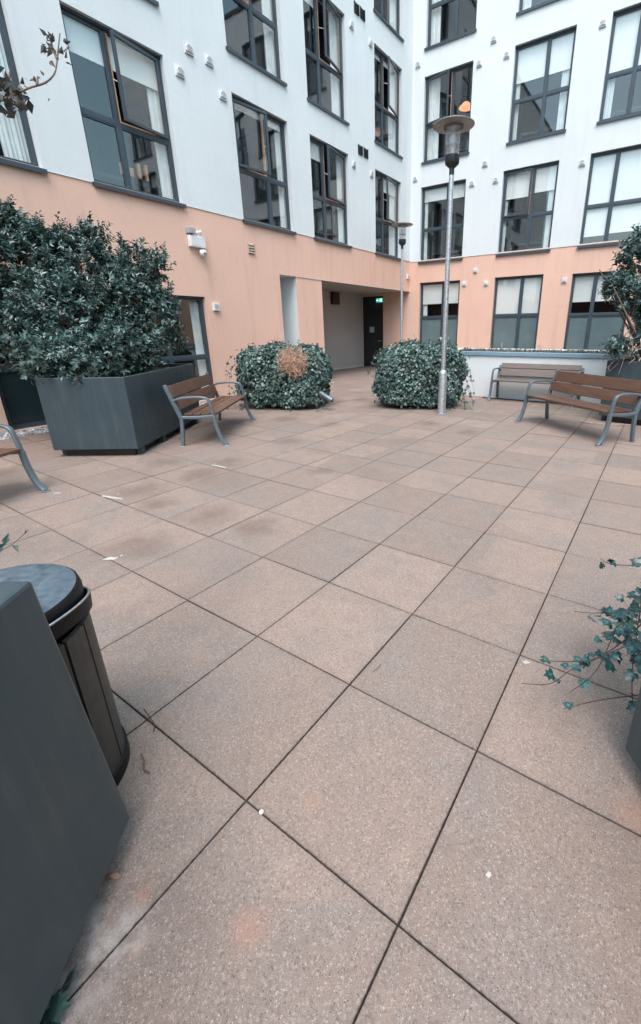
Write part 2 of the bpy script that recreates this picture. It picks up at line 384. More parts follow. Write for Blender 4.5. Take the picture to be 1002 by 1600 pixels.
# ---------------------------------------------------------------- ground: base, pavers, gravel
XL, YB, T = -7.65, 15.09, .6
g = MB(); g.box(-30, 30, -30, 40, -.3, -.013); ground = g.build('ground', M['joint']); tag(ground, kind='structure', label='dark bedding layer under the courtyard paving')
pav = empty('paving'); tag(pav, kind='structure', label='courtyard floor of square brown concrete slabs')
def paver_mesh():
    b = .0022; h = .2978; m = MB()
    vs = [(-h,-h,-.045),(h,-h,-.045),(h,h,-.045),(-h,h,-.045),(-h,-h,-b),(h,-h,-b),(h,h,-b),(-h,h,-b)]
    k = h-b; vs += [(-k,-k,0),(k,-k,0),(k,k,0),(-k,k,0)]
    m.add(vs, [(0,1,5,4),(1,2,6,5),(2,3,7,6),(3,0,4,7),(4,5,9,8),(5,6,10,9),(6,7,11,10),(7,4,8,11),(8,9,10,11)]); return m.mesh('paver', M['paver'])
pm = paver_mesh()
def inview(p):
    d = Vector(p)-CAM; z = d.dot(f)
    if z < .05: return None
    x = 586.354+666.38*d.dot(rr)/z; y = 750.75-666.38*d.dot(uu)/z
    return x, y, z
tiles = []
for i in range(-13, 16):
    for j in range(-5, 26):
        x, y = (i+.5)*T, (j+.5)*T
        if x < -7.2: continue
        if y > 9.2 and x > -2.6: continue
        if y > YB-.1 or x > 8.9: continue
        v = [inview((x+a*.3, y+b*.3, 0)) for a in (-1, 0, 1) for b in (-1, 0, 1)]
        vis = any(q and -20 < q[0] < 1022 and -20 < q[1] < 1620 for q in v)
        c = inview((x, y, 0)); area = 1/max(c[2], .3)**3 if c else 5
        tiles.append((not vis, -area, x, y))
for y in [(j+.5)*T for j in range(16, 26)]:
    for x in (-7.5, -8.1, -8.7, -9.3, -9.9): tiles.append((False, 0, x, y))
tiles.sort()
far = MB()
for k, (nv, a, x, y) in enumerate(tiles):
    rx, ry, dz = random.gauss(0, .0016), random.gauss(0, .0016), random.gauss(0, .0008)
    if k < 298 and not nv:
        o = put(pm, 'paver', pav, (x+random.gauss(0, .0008), y+random.gauss(0, .0008), dz)); o.rotation_euler = (rx, ry, random.gauss(0, .0012))
    else:
        far.add([(v.co.x+x, v.co.y+y, v.co.z+dz) for v in pm.vertices], [tuple(p.vertices) for p in pm.polygons])
far.build('paver', M['paver'], pav, kind='stuff')

# pebble strip along the wall
def pebbles(n, x0, x1, y0, y1, z, name, lab):
    ico = [(0,0,1),(.89,0,.45),(.28,.85,.45),(-.72,.53,.45),(-.72,-.53,.45),(.28,-.85,.45),(.72,.53,-.45),(-.28,.85,-.45),(-.89,0,-.45),(-.28,-.85,-.45),(.72,-.53,-.45),(0,0,-1)]
    F = np.array([(0,1,2),(0,2,3),(0,3,4),(0,4,5),(0,5,1),(1,6,2),(2,7,3),(3,8,4),(4,9,5),(5,10,1),(2,6,7),(3,7,8),(4,8,9),(5,9,10),(1,10,6)])
    pos = np.c_[rng.uniform(x0, x1, n), rng.uniform(y0, y1, n), rng.uniform(z, z+.02, n)]
    th = rng.uniform(0, 6.28, n); ax = np.c_[np.cos(th), np.sin(th), rng.normal(0, .2, n)]; nr = np.tile([0, 0, 1.], (n, 1))+rng.normal(0, .2, (n, 3))
    Tm = np.array(ico)*np.array([1, 1, .6])
    me = leaf_mesh(name, pos, ax, nr, rng.uniform(.012, .03, n), .75, Tm, F, M['pebble']); me.polygons.foreach_set('use_smooth', [True]*len(me.polygons))
    o = put(me, name); tag(o, label=lab, cat='gravel', kind='stuff')
pebbles(9000, XL+.01, -7.2, .2, 9.7, -.012, 'gravel', 'strip of grey and white pebbles along the foot of the peach wall')

# ---------------------------------------------------------------- the building
B = empty('apartment_building', (XL, YB, 0), label='white and peach rendered apartment block wrapping two sides of the courtyard', cat='building')
def local(o):
    o.location = Vector(o.location)-Vector((XL, YB, 0)); return o
def facade(name, mat, org, rz, a0, a1, z0, z1, holes, depth, off=0, parent=None, revmat=None):
    """wall in local X (along), Z up, front at y=-off, reveals go to +depth"""
    m = MB(); us = sorted({a0, a1, *[h[0] for h in holes], *[h[1] for h in holes]}); zs = sorted({z0, z1, *[h[2] for h in holes], *[h[3] for h in holes]})
    us = [u for u in us if a0 <= u <= a1]; zs = [z for z in zs if z0 <= z <= z1]
    for ua, ub in zip(us, us[1:]):
        for za, zb in zip(zs, zs[1:]):
            um, zm = (ua+ub)/2, (za+zb)/2
            if any(h[0] < um < h[1] and h[2] < zm < h[3] for h in holes): continue
            m.add([(ua, -off, za), (ub, -off, za), (ub, -off, zb), (ua, -off, zb)], [(0, 1, 2, 3)])
    for h in holes:
        u1, u2, v1, v2 = h[:4]; v1 = max(v1, z0); v2 = min(v2, z1); d = h[4] if len(h) > 4 else depth
        m.add([(u1, -off, v1), (u1, d, v1), (u1, d, v2), (u1, -off, v2)], [(0, 1, 2, 3)], 1)
        m.add([(u2, -off, v1), (u2, d, v1), (u2, d, v2), (u2, -off, v2)], [(0, 3, 2, 1)], 1)
        if h[3] <= z1: m.add([(u1, -off, v2), (u2, -off, v2), (u2, d, v2), (u1, d, v2)], [(0, 3, 2, 1)], 1)
        if h[2] >= z0: m.add([(u1, -off, v1), (u2, -off, v1), (u2, d, v1), (u1, d, v1)], [(0, 1, 2, 3)], 1)
    m.add([(a0, -off, z0), (a1, -off, z0), (a1, .02, z0), (a0, .02, z0)], [(0, 1, 2, 3)])
    o = m.build(name, [mat, revmat or mat], parent or B, org, rz)
    if (parent or B) is B: local(o)
    return o
ZB = 3.9; FH = 3.06
L_ORG, L_RZ = (XL, 0, 0), R(90)      # local x = world y
R_ORG, R_RZ = (0, YB, 0), 0          # local x = world x
H = 2.34
# (side, u0, u1, z0, h, mullion fraction, transom height, open side, blind spec, curtain spec, lower panel)
WL = []
def W_(side, u0, u1, z0, h, m, tr, op=None, blind=(0, 0), curt=(0, 0), low=None, lamp=False, bl_low=(0, 0), ang=9):
    WL.append(dict(side=side, u0=u0, u1=u1, z0=z0, h=h, m=m, tr=tr, op=op, blind=blind, curt=curt, low=low, lamp=lamp, bl_low=bl_low, ang=ang))
zl, zr = 3.90, 3.83
cur = {0: [(1.53, 3.2, .4, None, (0, 0), (0, .2)), (3.95, 5.62, .405, 'R', (.36, .36), (0, .13)), (7.16, 8.82, .6, 'L', (.1, .12), (0, .10)), (9.63, 11.3, .38, 'R', (.3, .0), (.08, .13)), (12.72, 14.36, .38, 'R', (0, .3), (0, .22))],
       1: [(1.53, 3.2, .4, None, (0, 0), (0, .2)), (3.95, 5.62, .405, None, (.2, .2), (0, .12)), (7.16, 8.82, .52, 'L', (0, .2), (0, .16)), (9.63, 11.3, .38, 'R', (.2, 0), (0, .2)), (12.72, 14.36, .38, 'R', (.1, .1), (0, .25))],
       2: [(3.95, 5.62, .4, None, (0, 0), (0, .2)), (7.16, 8.82, .6, None, (0, 0), (0, .2)), (9.63, 11.3, .38, None, (0, 0), (0, .2)), (12.72, 14.36, .38, None, (0, 0), (0, .2))]}
for fl_, ws in cur.items():
    for (a, b_, m_, op, bl, cu) in ws: W_('L', a, b_, zl+FH*fl_+.01*fl_, H, m_, .44, op, bl, cu, ang=(11 if fl_ else 8))
curR = {0: [(-7.24, -5.57, .6, None, (.30, .32), (.08, .0)), (-4.32, -2.65, .56, 'Lt', (.55, .5), (.06, .12)), (-1.8, -.12, .42, None, (1, 1), (0, 0)), (1.2, 2.87, .5, None, (.4, .4), (.1, .1))],
        1: [(-7.20, -5.53, .58, 'L', (0, 0), (.25, .0)), (-4.26, -2.59, .57, None, (.62, .62), (.08, .15)), (-1.72, -.04, .42, None, (1, 1), (.12, 0)), (1.2, 2.87, .5, None, (.4, .4), (.1, .1))],
        2: [(-7.18, -5.51, .58, None, (0, .3), (.2, 0)), (-4.26, -2.59, .56, None, (.3, .3), (.15, .12)), (-1.72, -.04, .42, None, (0, 0), (0, 0))]}
for fl_, ws in curR.items():
    for (a, b_, m_, op, bl, cu) in ws:
        W_('R', a, b_, zr+(FH+.02)*fl_, H+.02, m_, .44, op, bl, cu, lamp=(fl_ == 1 and a < -7), bl_low=((.75, .72) if fl_ == 0 and -2 < a < -1 else (0, 0)), ang=(12 if op == 'L' else 4))
for q_ in (4.1, 7.0):
    for fl_ in (0, 1, 2): W_('R', q_, q_+1.67, zr+(FH+.02)*fl_, H+.02, .5, .44, None, (.4, .6), (.1, .1))
    W_('R', q_, q_+1.67, .08, 3.0, .5, .6, None, (.65, .65), (0, 0), 'frosted')
W_('R', -7.21, -5.6, .08, 3.05, .58, .6, None, (.58, .58), (.12, .0), 'frosted')
W_('R', -4.34, -2.74, .08, 3.05, .57, .6, None, (1, 1), (0, 0), 'frosted')
W_('R', -1.87, -.19, .08, 3.0, .4, .6, None, (.65, .65), (0, 0), 'frosted')
W_('R', 1.2, 2.87, .08, 3.0, .5, .6, None, (.65, .65), (0, 0), 'frosted')
W_('L', 1.85, 3.5, .02, 2.19, .5, .44, None, (0, 0), (0, 0), 'dark')
W_('L', 4.2, 5.85, .02, 2.19, .42, .43, None, (0, 0), (0, .12), None)

def holes(side, lo, hi):
    return [(w['u0'], w['u1'], w['z0'], w['z0']+w['h']) for w in WL if w['side'] == side and lo <= w['z0'] < hi]
EPS = .012
def clamp(hs, z0):
    return [(a, b_, max(z, z0+.001), t) for a, b_, z, t in hs]
TOP = 13.4
facade('upper_wall', M['white'], L_ORG, L_RZ, -4, YB-EPS, ZB, TOP, clamp(holes('L', 3, 20), ZB), .26, EPS)
facade('upper_wall', M['white'], R_ORG, R_RZ, XL+EPS, 9, ZB-.03, TOP, clamp(holes('R', 3, 20), ZB-.03), .26, EPS)
PASS = (9.85, YB, -.1, 2.845)
facade('lower_wall', M['orange'], L_ORG, L_RZ, -4, YB, -.1, ZB+.02, holes('L', -1, 2)+[(8.18, 8.8, -.05, 2.855, .04), (PASS[0], PASS[1]+.001, -.11, PASS[3], .001)], .26)
facade('lower_wall', M['orange'], R_ORG, R_RZ, -9.86, 9, -.1, ZB-.01, holes('R', -1, 2)+[(-9.84, -8.84, -.11, 2.76)], .2)
# slot niche and passage recess
def part(mb, name, mat, **kw):
    return local(mb.build(name, mat, B, **kw))
n = MB(); x1, x0 = XL-.04, XL-.95
n.add([(x1,8.8,0),(x0,8.8,0),(x0,8.8,2.855),(x1,8.8,2.855)], [(0,1,2,3)]); n.add([(x1,8.18,0),(x0,8.18,0),(x0,8.18,2.855),(x1,8.18,2.855)], [(3,2,1,0)])
n.add([(x0,8.18,0),(x0,8.8,0),(x0,8.8,2.855),(x0,8.18,2.855)], [(0,1,2,3)]); n.add([(x1,8.18,2.855),(x1,8.8,2.855),(x0,8.8,2.855),(x0,8.18,2.855)], [(0,1,2,3)])
part(n, 'niche_lining', M['white'])
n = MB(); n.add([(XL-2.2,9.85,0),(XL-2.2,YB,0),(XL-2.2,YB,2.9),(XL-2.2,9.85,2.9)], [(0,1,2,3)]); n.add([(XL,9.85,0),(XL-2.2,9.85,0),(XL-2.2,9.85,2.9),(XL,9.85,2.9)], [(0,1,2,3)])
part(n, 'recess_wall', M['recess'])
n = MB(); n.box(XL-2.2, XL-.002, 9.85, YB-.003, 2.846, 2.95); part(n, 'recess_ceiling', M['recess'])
# skirting light line on the recess wall foot, dark emergency light box
n = MB(); n.box(XL-2.198, XL-2.185, 9.86, YB-.02, 0, .07); part(n, 'skirting', M['greyrender'])
n = MB(); n.box(XL-2.197, XL-2.08, 13.0, 13.42, 2.4, 2.83); part(n, 'emergency_light_box', M['black'], bevel=.01)
# plinth line along left wall foot
for (a, b_) in ((-3.9, 1.85), (3.5, 4.2), (5.85, 8.18), (8.8, 9.85)):
    n = MB(); n.box(XL+.001, XL+.012, a, b_, -.05, .05); part(n, 'damp_course', M['greyrender'])
n = MB(); n.box(XL+.0, XL+.016, 8.8, YB-.001, 2.845, 2.852); part(n, 'lintel_bead', M['greyrender'])
n = MB(); n.box(XL+.0, XL+.016, -4, YB-.02, ZB-.012, ZB-.001); part(n, 'render_stop_bead', M['whitepl'])
n = MB(); n.box(XL+.02, 9, YB-.016, YB-.0, ZB-.042, ZB-.031); part(n, 'render_stop_bead', M['whitepl'])
# roof slabs: parapet caps
n = MB(); n.box(XL-6, XL+.06, -4, YB+6, TOP, TOP+.12); part(n, 'roof', M['darkmetal'])
n = MB(); n.box(XL+.062, 9, YB-.06, YB+6, TOP, TOP+.12); part(n, 'roof', M['darkmetal'])
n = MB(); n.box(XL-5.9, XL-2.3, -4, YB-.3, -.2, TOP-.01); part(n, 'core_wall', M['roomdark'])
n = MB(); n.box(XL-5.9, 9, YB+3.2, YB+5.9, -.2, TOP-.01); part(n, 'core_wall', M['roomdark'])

def make_window(w, parent=B):
    W0 = w['u1']-w['u0']; h = w['h']; fw = .055; yf0, yf1 = .095, .165
    mu = w['m']*W0; tz = w['tr']*h
    if w['side'] == 'L': loc = (XL, w['u0'], w['z0']); rz = R(90)
    else: loc = (w['u0'], YB, w['z0']); rz = 0
    m = MB()
    m.box(0, W0, yf0, yf1, 0, fw); m.box(0, W0, yf0, yf1, h-fw, h); m.box(0, fw, yf0, yf1, fw, h-fw); m.box(W0-fw, W0, yf0, yf1, fw, h-fw)
    m.box(mu-.035, mu+.035, yf0+.002, yf1, fw, h-fw); m.box(fw, mu-.035, yf0+.004, yf1, tz-.035, tz+.035); m.box(mu+.035, W0-fw, yf0+.004, yf1, tz-.035, tz+.035)
    win = m.build('window', M['frame'], parent, loc, rz, bevel=.006)
    if parent is B: local(win)
    # gasket + inner thin frames / panes
    cells = [('ll', fw, mu-.035, fw, tz-.035), ('lr', mu+.035, W0-fw, fw, tz-.035), ('ul', fw, mu-.035, tz+.035, h-fw), ('ur', mu+.035, W0-fw, tz+.035, h-fw)]
    for key, a, b_, c, d in cells:
        opened = (w['op'] == 'R' and key == 'ur') or (w['op'] in ('L', 'Lt') and key == 'ul')
        gm = M['glass']
        if w['low'] and key[0] == 'l': gm = M['frosted'] if w['low'] == 'frosted' else M['frosteddark']
        if not opened:
            m = MB(); m.add([(a-.01, .13, c-.01), (b_+.01, .13, c-.01), (b_+.01, .13, d+.01), (a-.01, .13, d+.01)], [(0, 1, 2, 3)]); m.build('pane', gm, win)
            m = MB(); t_ = .022
            m.box(a, b_, .105, .135, c, c+t_); m.box(a, b_, .105, .135, d-t_, d); m.box(a, a+t_, .105, .135, c+t_, d-t_); m.box(b_-t_, b_, .105, .135, c+t_, d-t_)
            m.build('glazing_bead', M['frame'], win)
        else:
            # timber lined opening, sash hinged on its outer side, swung outwards
            m = MB(); t_ = .02
            m.box(a+.001, b_-.001, .10, .168, c+.001, c+t_); m.box(a+.001, a+t_, .10, .168, c+t_, d); m.box(b_-t_, b_-.001, .10, .168, c+t_, d)
            m.build('timber_lining', M['timber'], win)
            sw, sh = b_-a-.006, d-c-.006; hinge = b_-.003 if key == 'ur' else a+.003; sg = -1 if key == 'ur' else 1
            sash = MB(); q = .05
            def sb(x0, x1, z0, z1, y0=-.02, y1=.03, mm=sash):
                x0, x1 = sorted((sg*x0, sg*x1)); mm.box(x0, x1, y0, y1, z0, z1)
            sb(0, sw, 0, q); sb(0, sw, sh-q, sh); sb(0, q, q, sh-q); sb(sw-q, sw, q, sh-q)
            so = sash.build('sash', M['frame'], win, (hinge, .085, c+.003), -sg*R(w['ang']), bevel=.005)
            gp = MB(); xs = sorted((sg*q*.8, sg*(sw-q*.8))); gp.add([(xs[0], .005, q*.8), (xs[1], .005, q*.8), (xs[1], .005, sh-q*.8), (xs[0], .005, sh-q*.8)], [(0, 1, 2, 3)])
            # window glass of the swung sash and its restrictor arm
            gp2 = MB(); ca, sa = math.cos(-sg*R(w['ang'])), math.sin(-sg*R(w['ang']))
            def tr(v): return (hinge+v[0]*ca-v[1]*sa, .085+v[0]*sa+v[1]*ca, c+.003+v[2])
            gp2.add([tr(v) for v in gp.v], gp.f); gp2.build('pane', M['glass'], win)
            e = tr((sg*sw, .03, sh*.45)); st = MB(); st.tube([e, ((mu-.05 if key == 'ul' else mu+.05), .14, c+sh*.52)], .007, 5); st.build('stay', M['whitepl'], win)
    # sill
    if w['z0'] > 1:
        m = MB(); m.box(-.035, W0+.035, -.055, .10, -.045, -.0); m.box(-.035, W0+.035, -.06, -.05, -.065, -.001); m.build('sill', M['frame'], win)
    # dark strip standing in for the shadow under the window head
    m = MB(); m.box(.0, W0, .06, .10, h-.035, h-.001); m.build('head_shadow_strip', M['frame'], win)
    # room behind
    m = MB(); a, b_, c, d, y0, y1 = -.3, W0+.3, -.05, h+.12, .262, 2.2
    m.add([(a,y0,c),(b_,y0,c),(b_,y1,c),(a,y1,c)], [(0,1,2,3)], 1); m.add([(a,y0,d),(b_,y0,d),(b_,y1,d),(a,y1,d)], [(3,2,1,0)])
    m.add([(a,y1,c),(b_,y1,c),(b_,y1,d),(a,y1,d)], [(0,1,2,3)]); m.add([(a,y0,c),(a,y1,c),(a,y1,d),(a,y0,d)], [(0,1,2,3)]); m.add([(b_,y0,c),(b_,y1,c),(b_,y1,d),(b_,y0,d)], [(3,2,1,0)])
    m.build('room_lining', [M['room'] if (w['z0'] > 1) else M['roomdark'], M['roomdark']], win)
    if w['z0'] > 1:   # wardrobe, desk shadow shapes inside
        m = MB(); k = random.choice((0, 1)); m.box(*((-.28, .35) if k else (W0-.3, W0+.28)), 1.2, 2.15, -.04, 1.9); m.build('wardrobe', M['roomdark'], win)
        m = MB(); z_ = .0; m.box(.2, W0-.1, .5, 1.0, z_+.28, z_+.34); m.box(.22, .28, .5, 1.0, -.04, .28); m.box(W0-.2, W0-.14, .5, 1.0, -.04, .28); m.build('desk', M['roomdark'], win)
    # roller blinds
    for (bx, (xa, xb)) in zip(w['blind'], ((fw, mu), (mu, W0-fw))):
        if bx > 0:
            zt = h-.02; zb_ = zt-(h-tz)*bx; m = MB(); m.box(xa+.01, xb-.01, .172, .176, zb_, zt); m.box(xa+.01, xb-.01, .169, .182, zb_-.02, zb_); m.build('blind', M['blind'], win)
    for (bx, (xa, xb)) in zip(w['bl_low'], ((fw, mu), (mu, W0-fw))):
        if bx > 0:
            m = MB(); m.box(xa+.01, xb-.01, .172, .176, tz*(1-bx), tz); m.build('blind', M['blind'], win)
    # gathered curtains at the sides
    for s_, cw in enumerate(w['curt']):
        if cw > 0:
            m = MB(); nn = 26; wd = cw*W0; xs0 = fw if s_ == 0 else W0-fw-wd; vs = []
            for k in range(nn+1):
                xx = xs0+wd*k/nn; yy = .215+.022*math.sin(k*1.35)+.01*math.sin(k*.6); vs += [(xx, yy, .03), (xx, yy+.004, h-.03)]
            m.add(vs, [(2*k, 2*k+2, 2*k+3, 2*k+1) for k in range(nn)]); m.build('curtain', M['curtain'], win, smooth=True)
    if w['lamp']:
        m = MB(); m.lathe([(.02, 1.72), (.09, 1.70), (.22, 1.58), (.24, 1.54)], 20, (1.16, .8)); m.build('lamp_shade', M['lampglow'], win, smooth=True)
    if w['z0'] > 1 and not w['lamp'] and random.random() < .35:
        m = MB(); x = random.uniform(.3, .9)
        for q in range(4):
            ww = random.uniform(.04, .09); hh = random.uniform(.1, .28); m.box(x, x+ww, .3, .3+ww, .34, .34+hh); x += ww+random.uniform(.02, .1)
        m.build('shelf_items', random.choice((M['cowlgrey'], M['timber'], M['curtain'])), win)
    return win
for w in WL: make_window(w)

# ---- wall vents (half round cowls), square vents, louvres
def cowl_mesh():
    m = MB(); s_ = .085; m.box(-s_, s_, -.02, 0, -s_, s_*.9)
    # half-round hood
    n_ = 12; ang = [math.pi*k/n_ for k in range(n_+1)]
    for (ra, rb, ya, yb, mi) in ((.076, .066, -.022, -.045, 0), (.066, .0, -.045, -.043, 1)):
        vs = [(ra*math.cos(t), ya, ra*math.sin(t)-.01) for t in ang]+[(rb*math.cos(t), yb, rb*math.sin(t)-.01) for t in ang]
        m.add(vs, [(k, k+1, n_+2+k, n_+1+k) for k in range(n_)], mi)
    m.box(-.074, .074, -.043, -.021, -.055, -.01)
    for k in range(4): m.box(-.05, .05, -.052, -.0435, -.04+k*.022, -.031+k*.022, 0)
    m.box(-.088, .088, -.03, 0, -.094, -.0855, 1)
    return m.mesh('vent_cowl', [M['cowl'], M['cowlgrey']])
cm = cowl_mesh()
def onwall(me, name, side, u, z, off=EPS, sc=1):
    if side == 'L': o = put(me, name, B, (XL+off, u, z), R(90))
    else: o = put(me, name, B, (u, YB-off, z), 0)
    o.scale = (sc,)*3
    return local(o)
for u, z in [(6.2, 6.56), (6.65, 6.56), (5.93, 6.12), (6.91, 6.1), (11.58, 9.22), (12.51, 9.22), (11.55, 6.07), (12.5, 6.05), (3.6, 6.56), (3.6, 9.6), (6.5, 9.6), (15.0, 9.6)]:
    if u < 15: onwall(cm, 'vent_cowl', 'L', u, z)
for u, z in [(-7.45, 9.66), (-4.92, 9.60), (-5.33, 9.14), (-4.49, 9.12), (-1.93, 9.1), (-4.94, 6.5), (-5.35, 6.02), (-4.55, 5.99), (-2.0, 6.01), (-7.47, 6.49)]: onwall(cm, 'vent_cowl', 'R', u, z)
m = MB(); m.box(-.075, .075, -.035, 0, -.075, .075); m.box(-.045, .045, -.05, -.036, -.03, .045); m.box(-.05, .05, -.045, -.036, -.06, -.045, 1)
sqm = m.mesh('square_vent', [M['cowl'], M['cowlgrey']])
for u, z in [(-5.04, 3.40), (-5.43, 3.00), (-4.63, 2.97), (-2.08, 2.91)]: onwall(sqm, 'square_vent', 'R', u, z, 0)
m = MB(); m.box(-.075, .075, -.06, 0, -.08, .08)
for k in range(4): m.box(-.055, .055, -.065, -.0605, -.05+k*.027, -.038+k*.027, 1)
m.box(-.08, .08, -.03, 0, -.088, -.0805, 1)
alm = m.mesh('square_vent', [M['whitepl'], M['cowlgrey']]); onwall(alm, 'square_vent', 'L', 6.09, 2.02, 0); onwall(alm, 'square_vent', 'L', 14.93, 3.36, 0)
def louvre(name, mats, w_, h_, n_):
    m = MB(); m.box(-w_/2, w_/2, -.006, 0, -h_/2, h_/2, 1)
    for k in range(n_):
        z = -h_/2+h_*(k+.3)/n_; t_ = h_/n_
        m.add([(-w_/2, -.034, z), (w_/2, -.034, z), (w_/2, -.007, z+t_*.75), (-w_/2, -.007, z+t_*.75), (-w_/2, -.034, z-.012), (w_/2, -.034, z-.012)], [(0,1,2,3), (4,5,1,0)])
    m.box(-w_/2-.012, -w_/2, -.034, 0, -h_/2, h_/2); m.box(w_/2, w_/2+.012, -.034, 0, -h_/2, h_/2)
    return m.mesh(name, mats)
onwall(louvre('vent_louvre', [M['palestem'], M['black']], .17, .22, 4), 'vent_louvre', 'L', 7.30, 3.33, 0)
lb = louvre('vent_louvre', [M['darkmetal'], M['black']], .19, .24, 4)
for u, z in [(11.84, 9.66), (12.12, 9.67), (11.90, 6.50), (12.19, 6.50)]: onwall(lb, 'vent_louvre', 'L', u, z)

# ---- passage door
m = MB(); X0, X1 = -9.838, -8.842
for (a, b_, c, d) in ((X0, X0+.06, 0, 2.75), (X1-.06, X1, 0, 2.75), (X0+.06, X1-.06, 2.69, 2.75), (X0+.06, X1-.06, 2.24, 2.34)): m.box(a, b_, YB+.03, YB+.11, c, d)
m.box(X0+.06, X1-.06, YB+.05, YB+.10, 0, 2.24, 1)
door = local(m.build('door', [M['darkmetal'], M['door']], B, bevel=.006))
m = MB(); m.box(X0+.06, X1-.06, YB+.06, YB+.08, 2.34, 2.69); m.build('transom_panel', M['frosteddark'], door)
for z in (.5, 1.2, 1.95):
    m = MB(); m.lathe([(.016, z), (.016, z+.13)], 10, (X0+.03, YB+.02)); m.build('hinge', M['darkmetal'], door)
m = MB(); m.tube([(X1-.12, YB+.05, 1.05), (X1-.12, YB, 1.05), (X1-.25, YB, 1.05)], .011, 8); m.build('handle', M['galv'], door)
m = MB(); m.box(-9.53, -9.30, YB+.044, YB+.049, 1.38, 1.60); o = m.build('notice', M['paper']); tag(o, label='small pale paper notice taped to the dark passage door', cat='notice')
# exit sign: green plate, running figure, arrow and door
es = empty('exit_sign', (-9.02, YB+.02, 2.6), label='lit green emergency exit sign above the dark passage door', cat='sign')
m = MB(); m.box(-.15, .15, -.02, .03, -.08, .08); m.build('sign_box', M['exitgreen'], es)
m = MB(); y = -.024
def q4(m, pts): m.add([(a, y, b_) for a, b_ in pts], [tuple(range(len(pts)))])
q4(m, [(-.13,-.02),(-.075,-.02),(-.075,.02),(-.13,.02)][::-1][::-1]); q4(m, [(-.08,-.045),(-.03,0),(-.08,.045)])
q4(m, [(.02,-.005),(.05,-.012),(.065,.035),(.04,.04)]); q4(m, [(.02,-.005),(.035,-.01),(.01,-.055),(-.005,-.05)]); q4(m, [(.045,-.01),(.06,-.012),(.075,-.055),(.06,-.055)])
q4(m, [(.05,.02),(.055,.035),(.085,.0),(.075,-.005)]); q4(m, [(.045+.015*math.cos(t), .055+.013*math.sin(t)) for t in np.linspace(0, 5.6, 8)]); 
q4(m, [(.095,-.06),(.13,-.06),(.13,.06),(.095,.06)])
m.build('pictogram', M['exitwhite'], es)

# ---- emergency light with camera on left wall
jb = empty('wall_floodlight', (XL, 5.80, 3.26), R(90), label='white flat wall light with small spot heads above the peach wall shrub side', cat='wall light')
m = MB(); m.box(-.19, .17, -.10, 0, -.11, .10); m.build('housing', M['whitepl'], jb, bevel=.012)
m = MB(); m.box(-.15, .13, -.104, -.1005, -.08, .075); m.build('diffuser', M['cowl'], jb)
m = MB(); m.box(-.20, -.05, -.12, 0, .13, .235); m.box(-.17, -.08, -.05, -.01, .10, .13); m.build('bracket', M['cowlgrey'], jb, bevel=.006)
m = MB(); m.tube([(.07, -.03, .10), (.07, -.06, .16)], .03, 10); m.tube([(.05, -.02, .17), (.09, -.13, .18)], .035, 12); m.build('spot_head', M['whitepl'], jb)
dc = empty('security_camera', (XL, 5.885, 3.06), R(90), label='white dome security camera under the wall light, lens facing the courtyard', cat='camera')
m = MB(); m.lathe([(0, -.075), (.035, -.068), (.06, -.045), (.072, -.01), (.072, .03), (.06, .05), (0, .055)], 20, (0, -.09)); m.build('body', M['whitepl'], dc, smooth=True)
m = MB(); m.lathe([(0, -.062), (.028, -.058), (.03, -.05)], 14, (0, 0)); 
for dx in (-.022, .018):
    l = MB(); l.box(dx-.011, dx+.011, -.166, -.155, -.025, -.003); l.build('lens', M['black'], dc)
m = MB(); m.box(-.03, .03, -.10, 0, .03, .056); m.build('mount', M['cowlgrey'], dc)

# ---------------------------------------------------------------- opposite wing and brick house seen only in window reflections
E_ = empty('opposite_wing', (9.6, 4, 0), label='white rendered wing across the courtyard, seen in the window reflections', cat='building')
m = MB(); m.box(0, 6, -7, 9, 3.9, 11.0); m.build('upper_wall', M['white'], E_)
m = MB(); m.box(.01, 6, -6.99, 8.99, -.1, 3.899); m.build('lower_wall', M['orange'], E_)
m = MB(); m.box(-.035, -.002, -.8, .8, 0, 2.3); wm = m.mesh('window', M['frosteddark'])
m = MB()
for (a, b_, c, d) in ((-.84, -.8, -.04, 2.34), (.8, .84, -.04, 2.34), (-.8, .8, 2.3, 2.34), (-.8, .8, -.04, 0), (-.03, .03, 0, 2.3)): m.box(-.07, -.0, a, b_, c, d)
fm = m.mesh('window_frame', M['frame'])
for z in (.7, 3.95, 7.0):
    for y in (-5.6, -3, -.4, 2.2, 4.8, 7.4):
        o = put(wm, 'window', E_, (0, y, z)); o2 = put(fm, 'window_frame', o, (-.01, 0, 0))
H_ = empty('brick_house', (-3, -16, 0), label='low brick house with slate gable roof behind the viewpoint, reflected in upper panes', cat='building')
m = MB(); m.box(-9, 12, -8, 0, 0, 6.0); m.build('wall', M['redbrickfar'], H_)
m = MB(); m.add([(-9.3, .3, 6), (12.3, .3, 6), (12.3, -4, 9), (-9.3, -4, 9), (12.3, -8.3, 6), (-9.3, -8.3, 6)], [(0,1,2,3), (3,2,4,5), (0,3,5), (1,4,2)]); m.build('roof', M['slate'], H_)

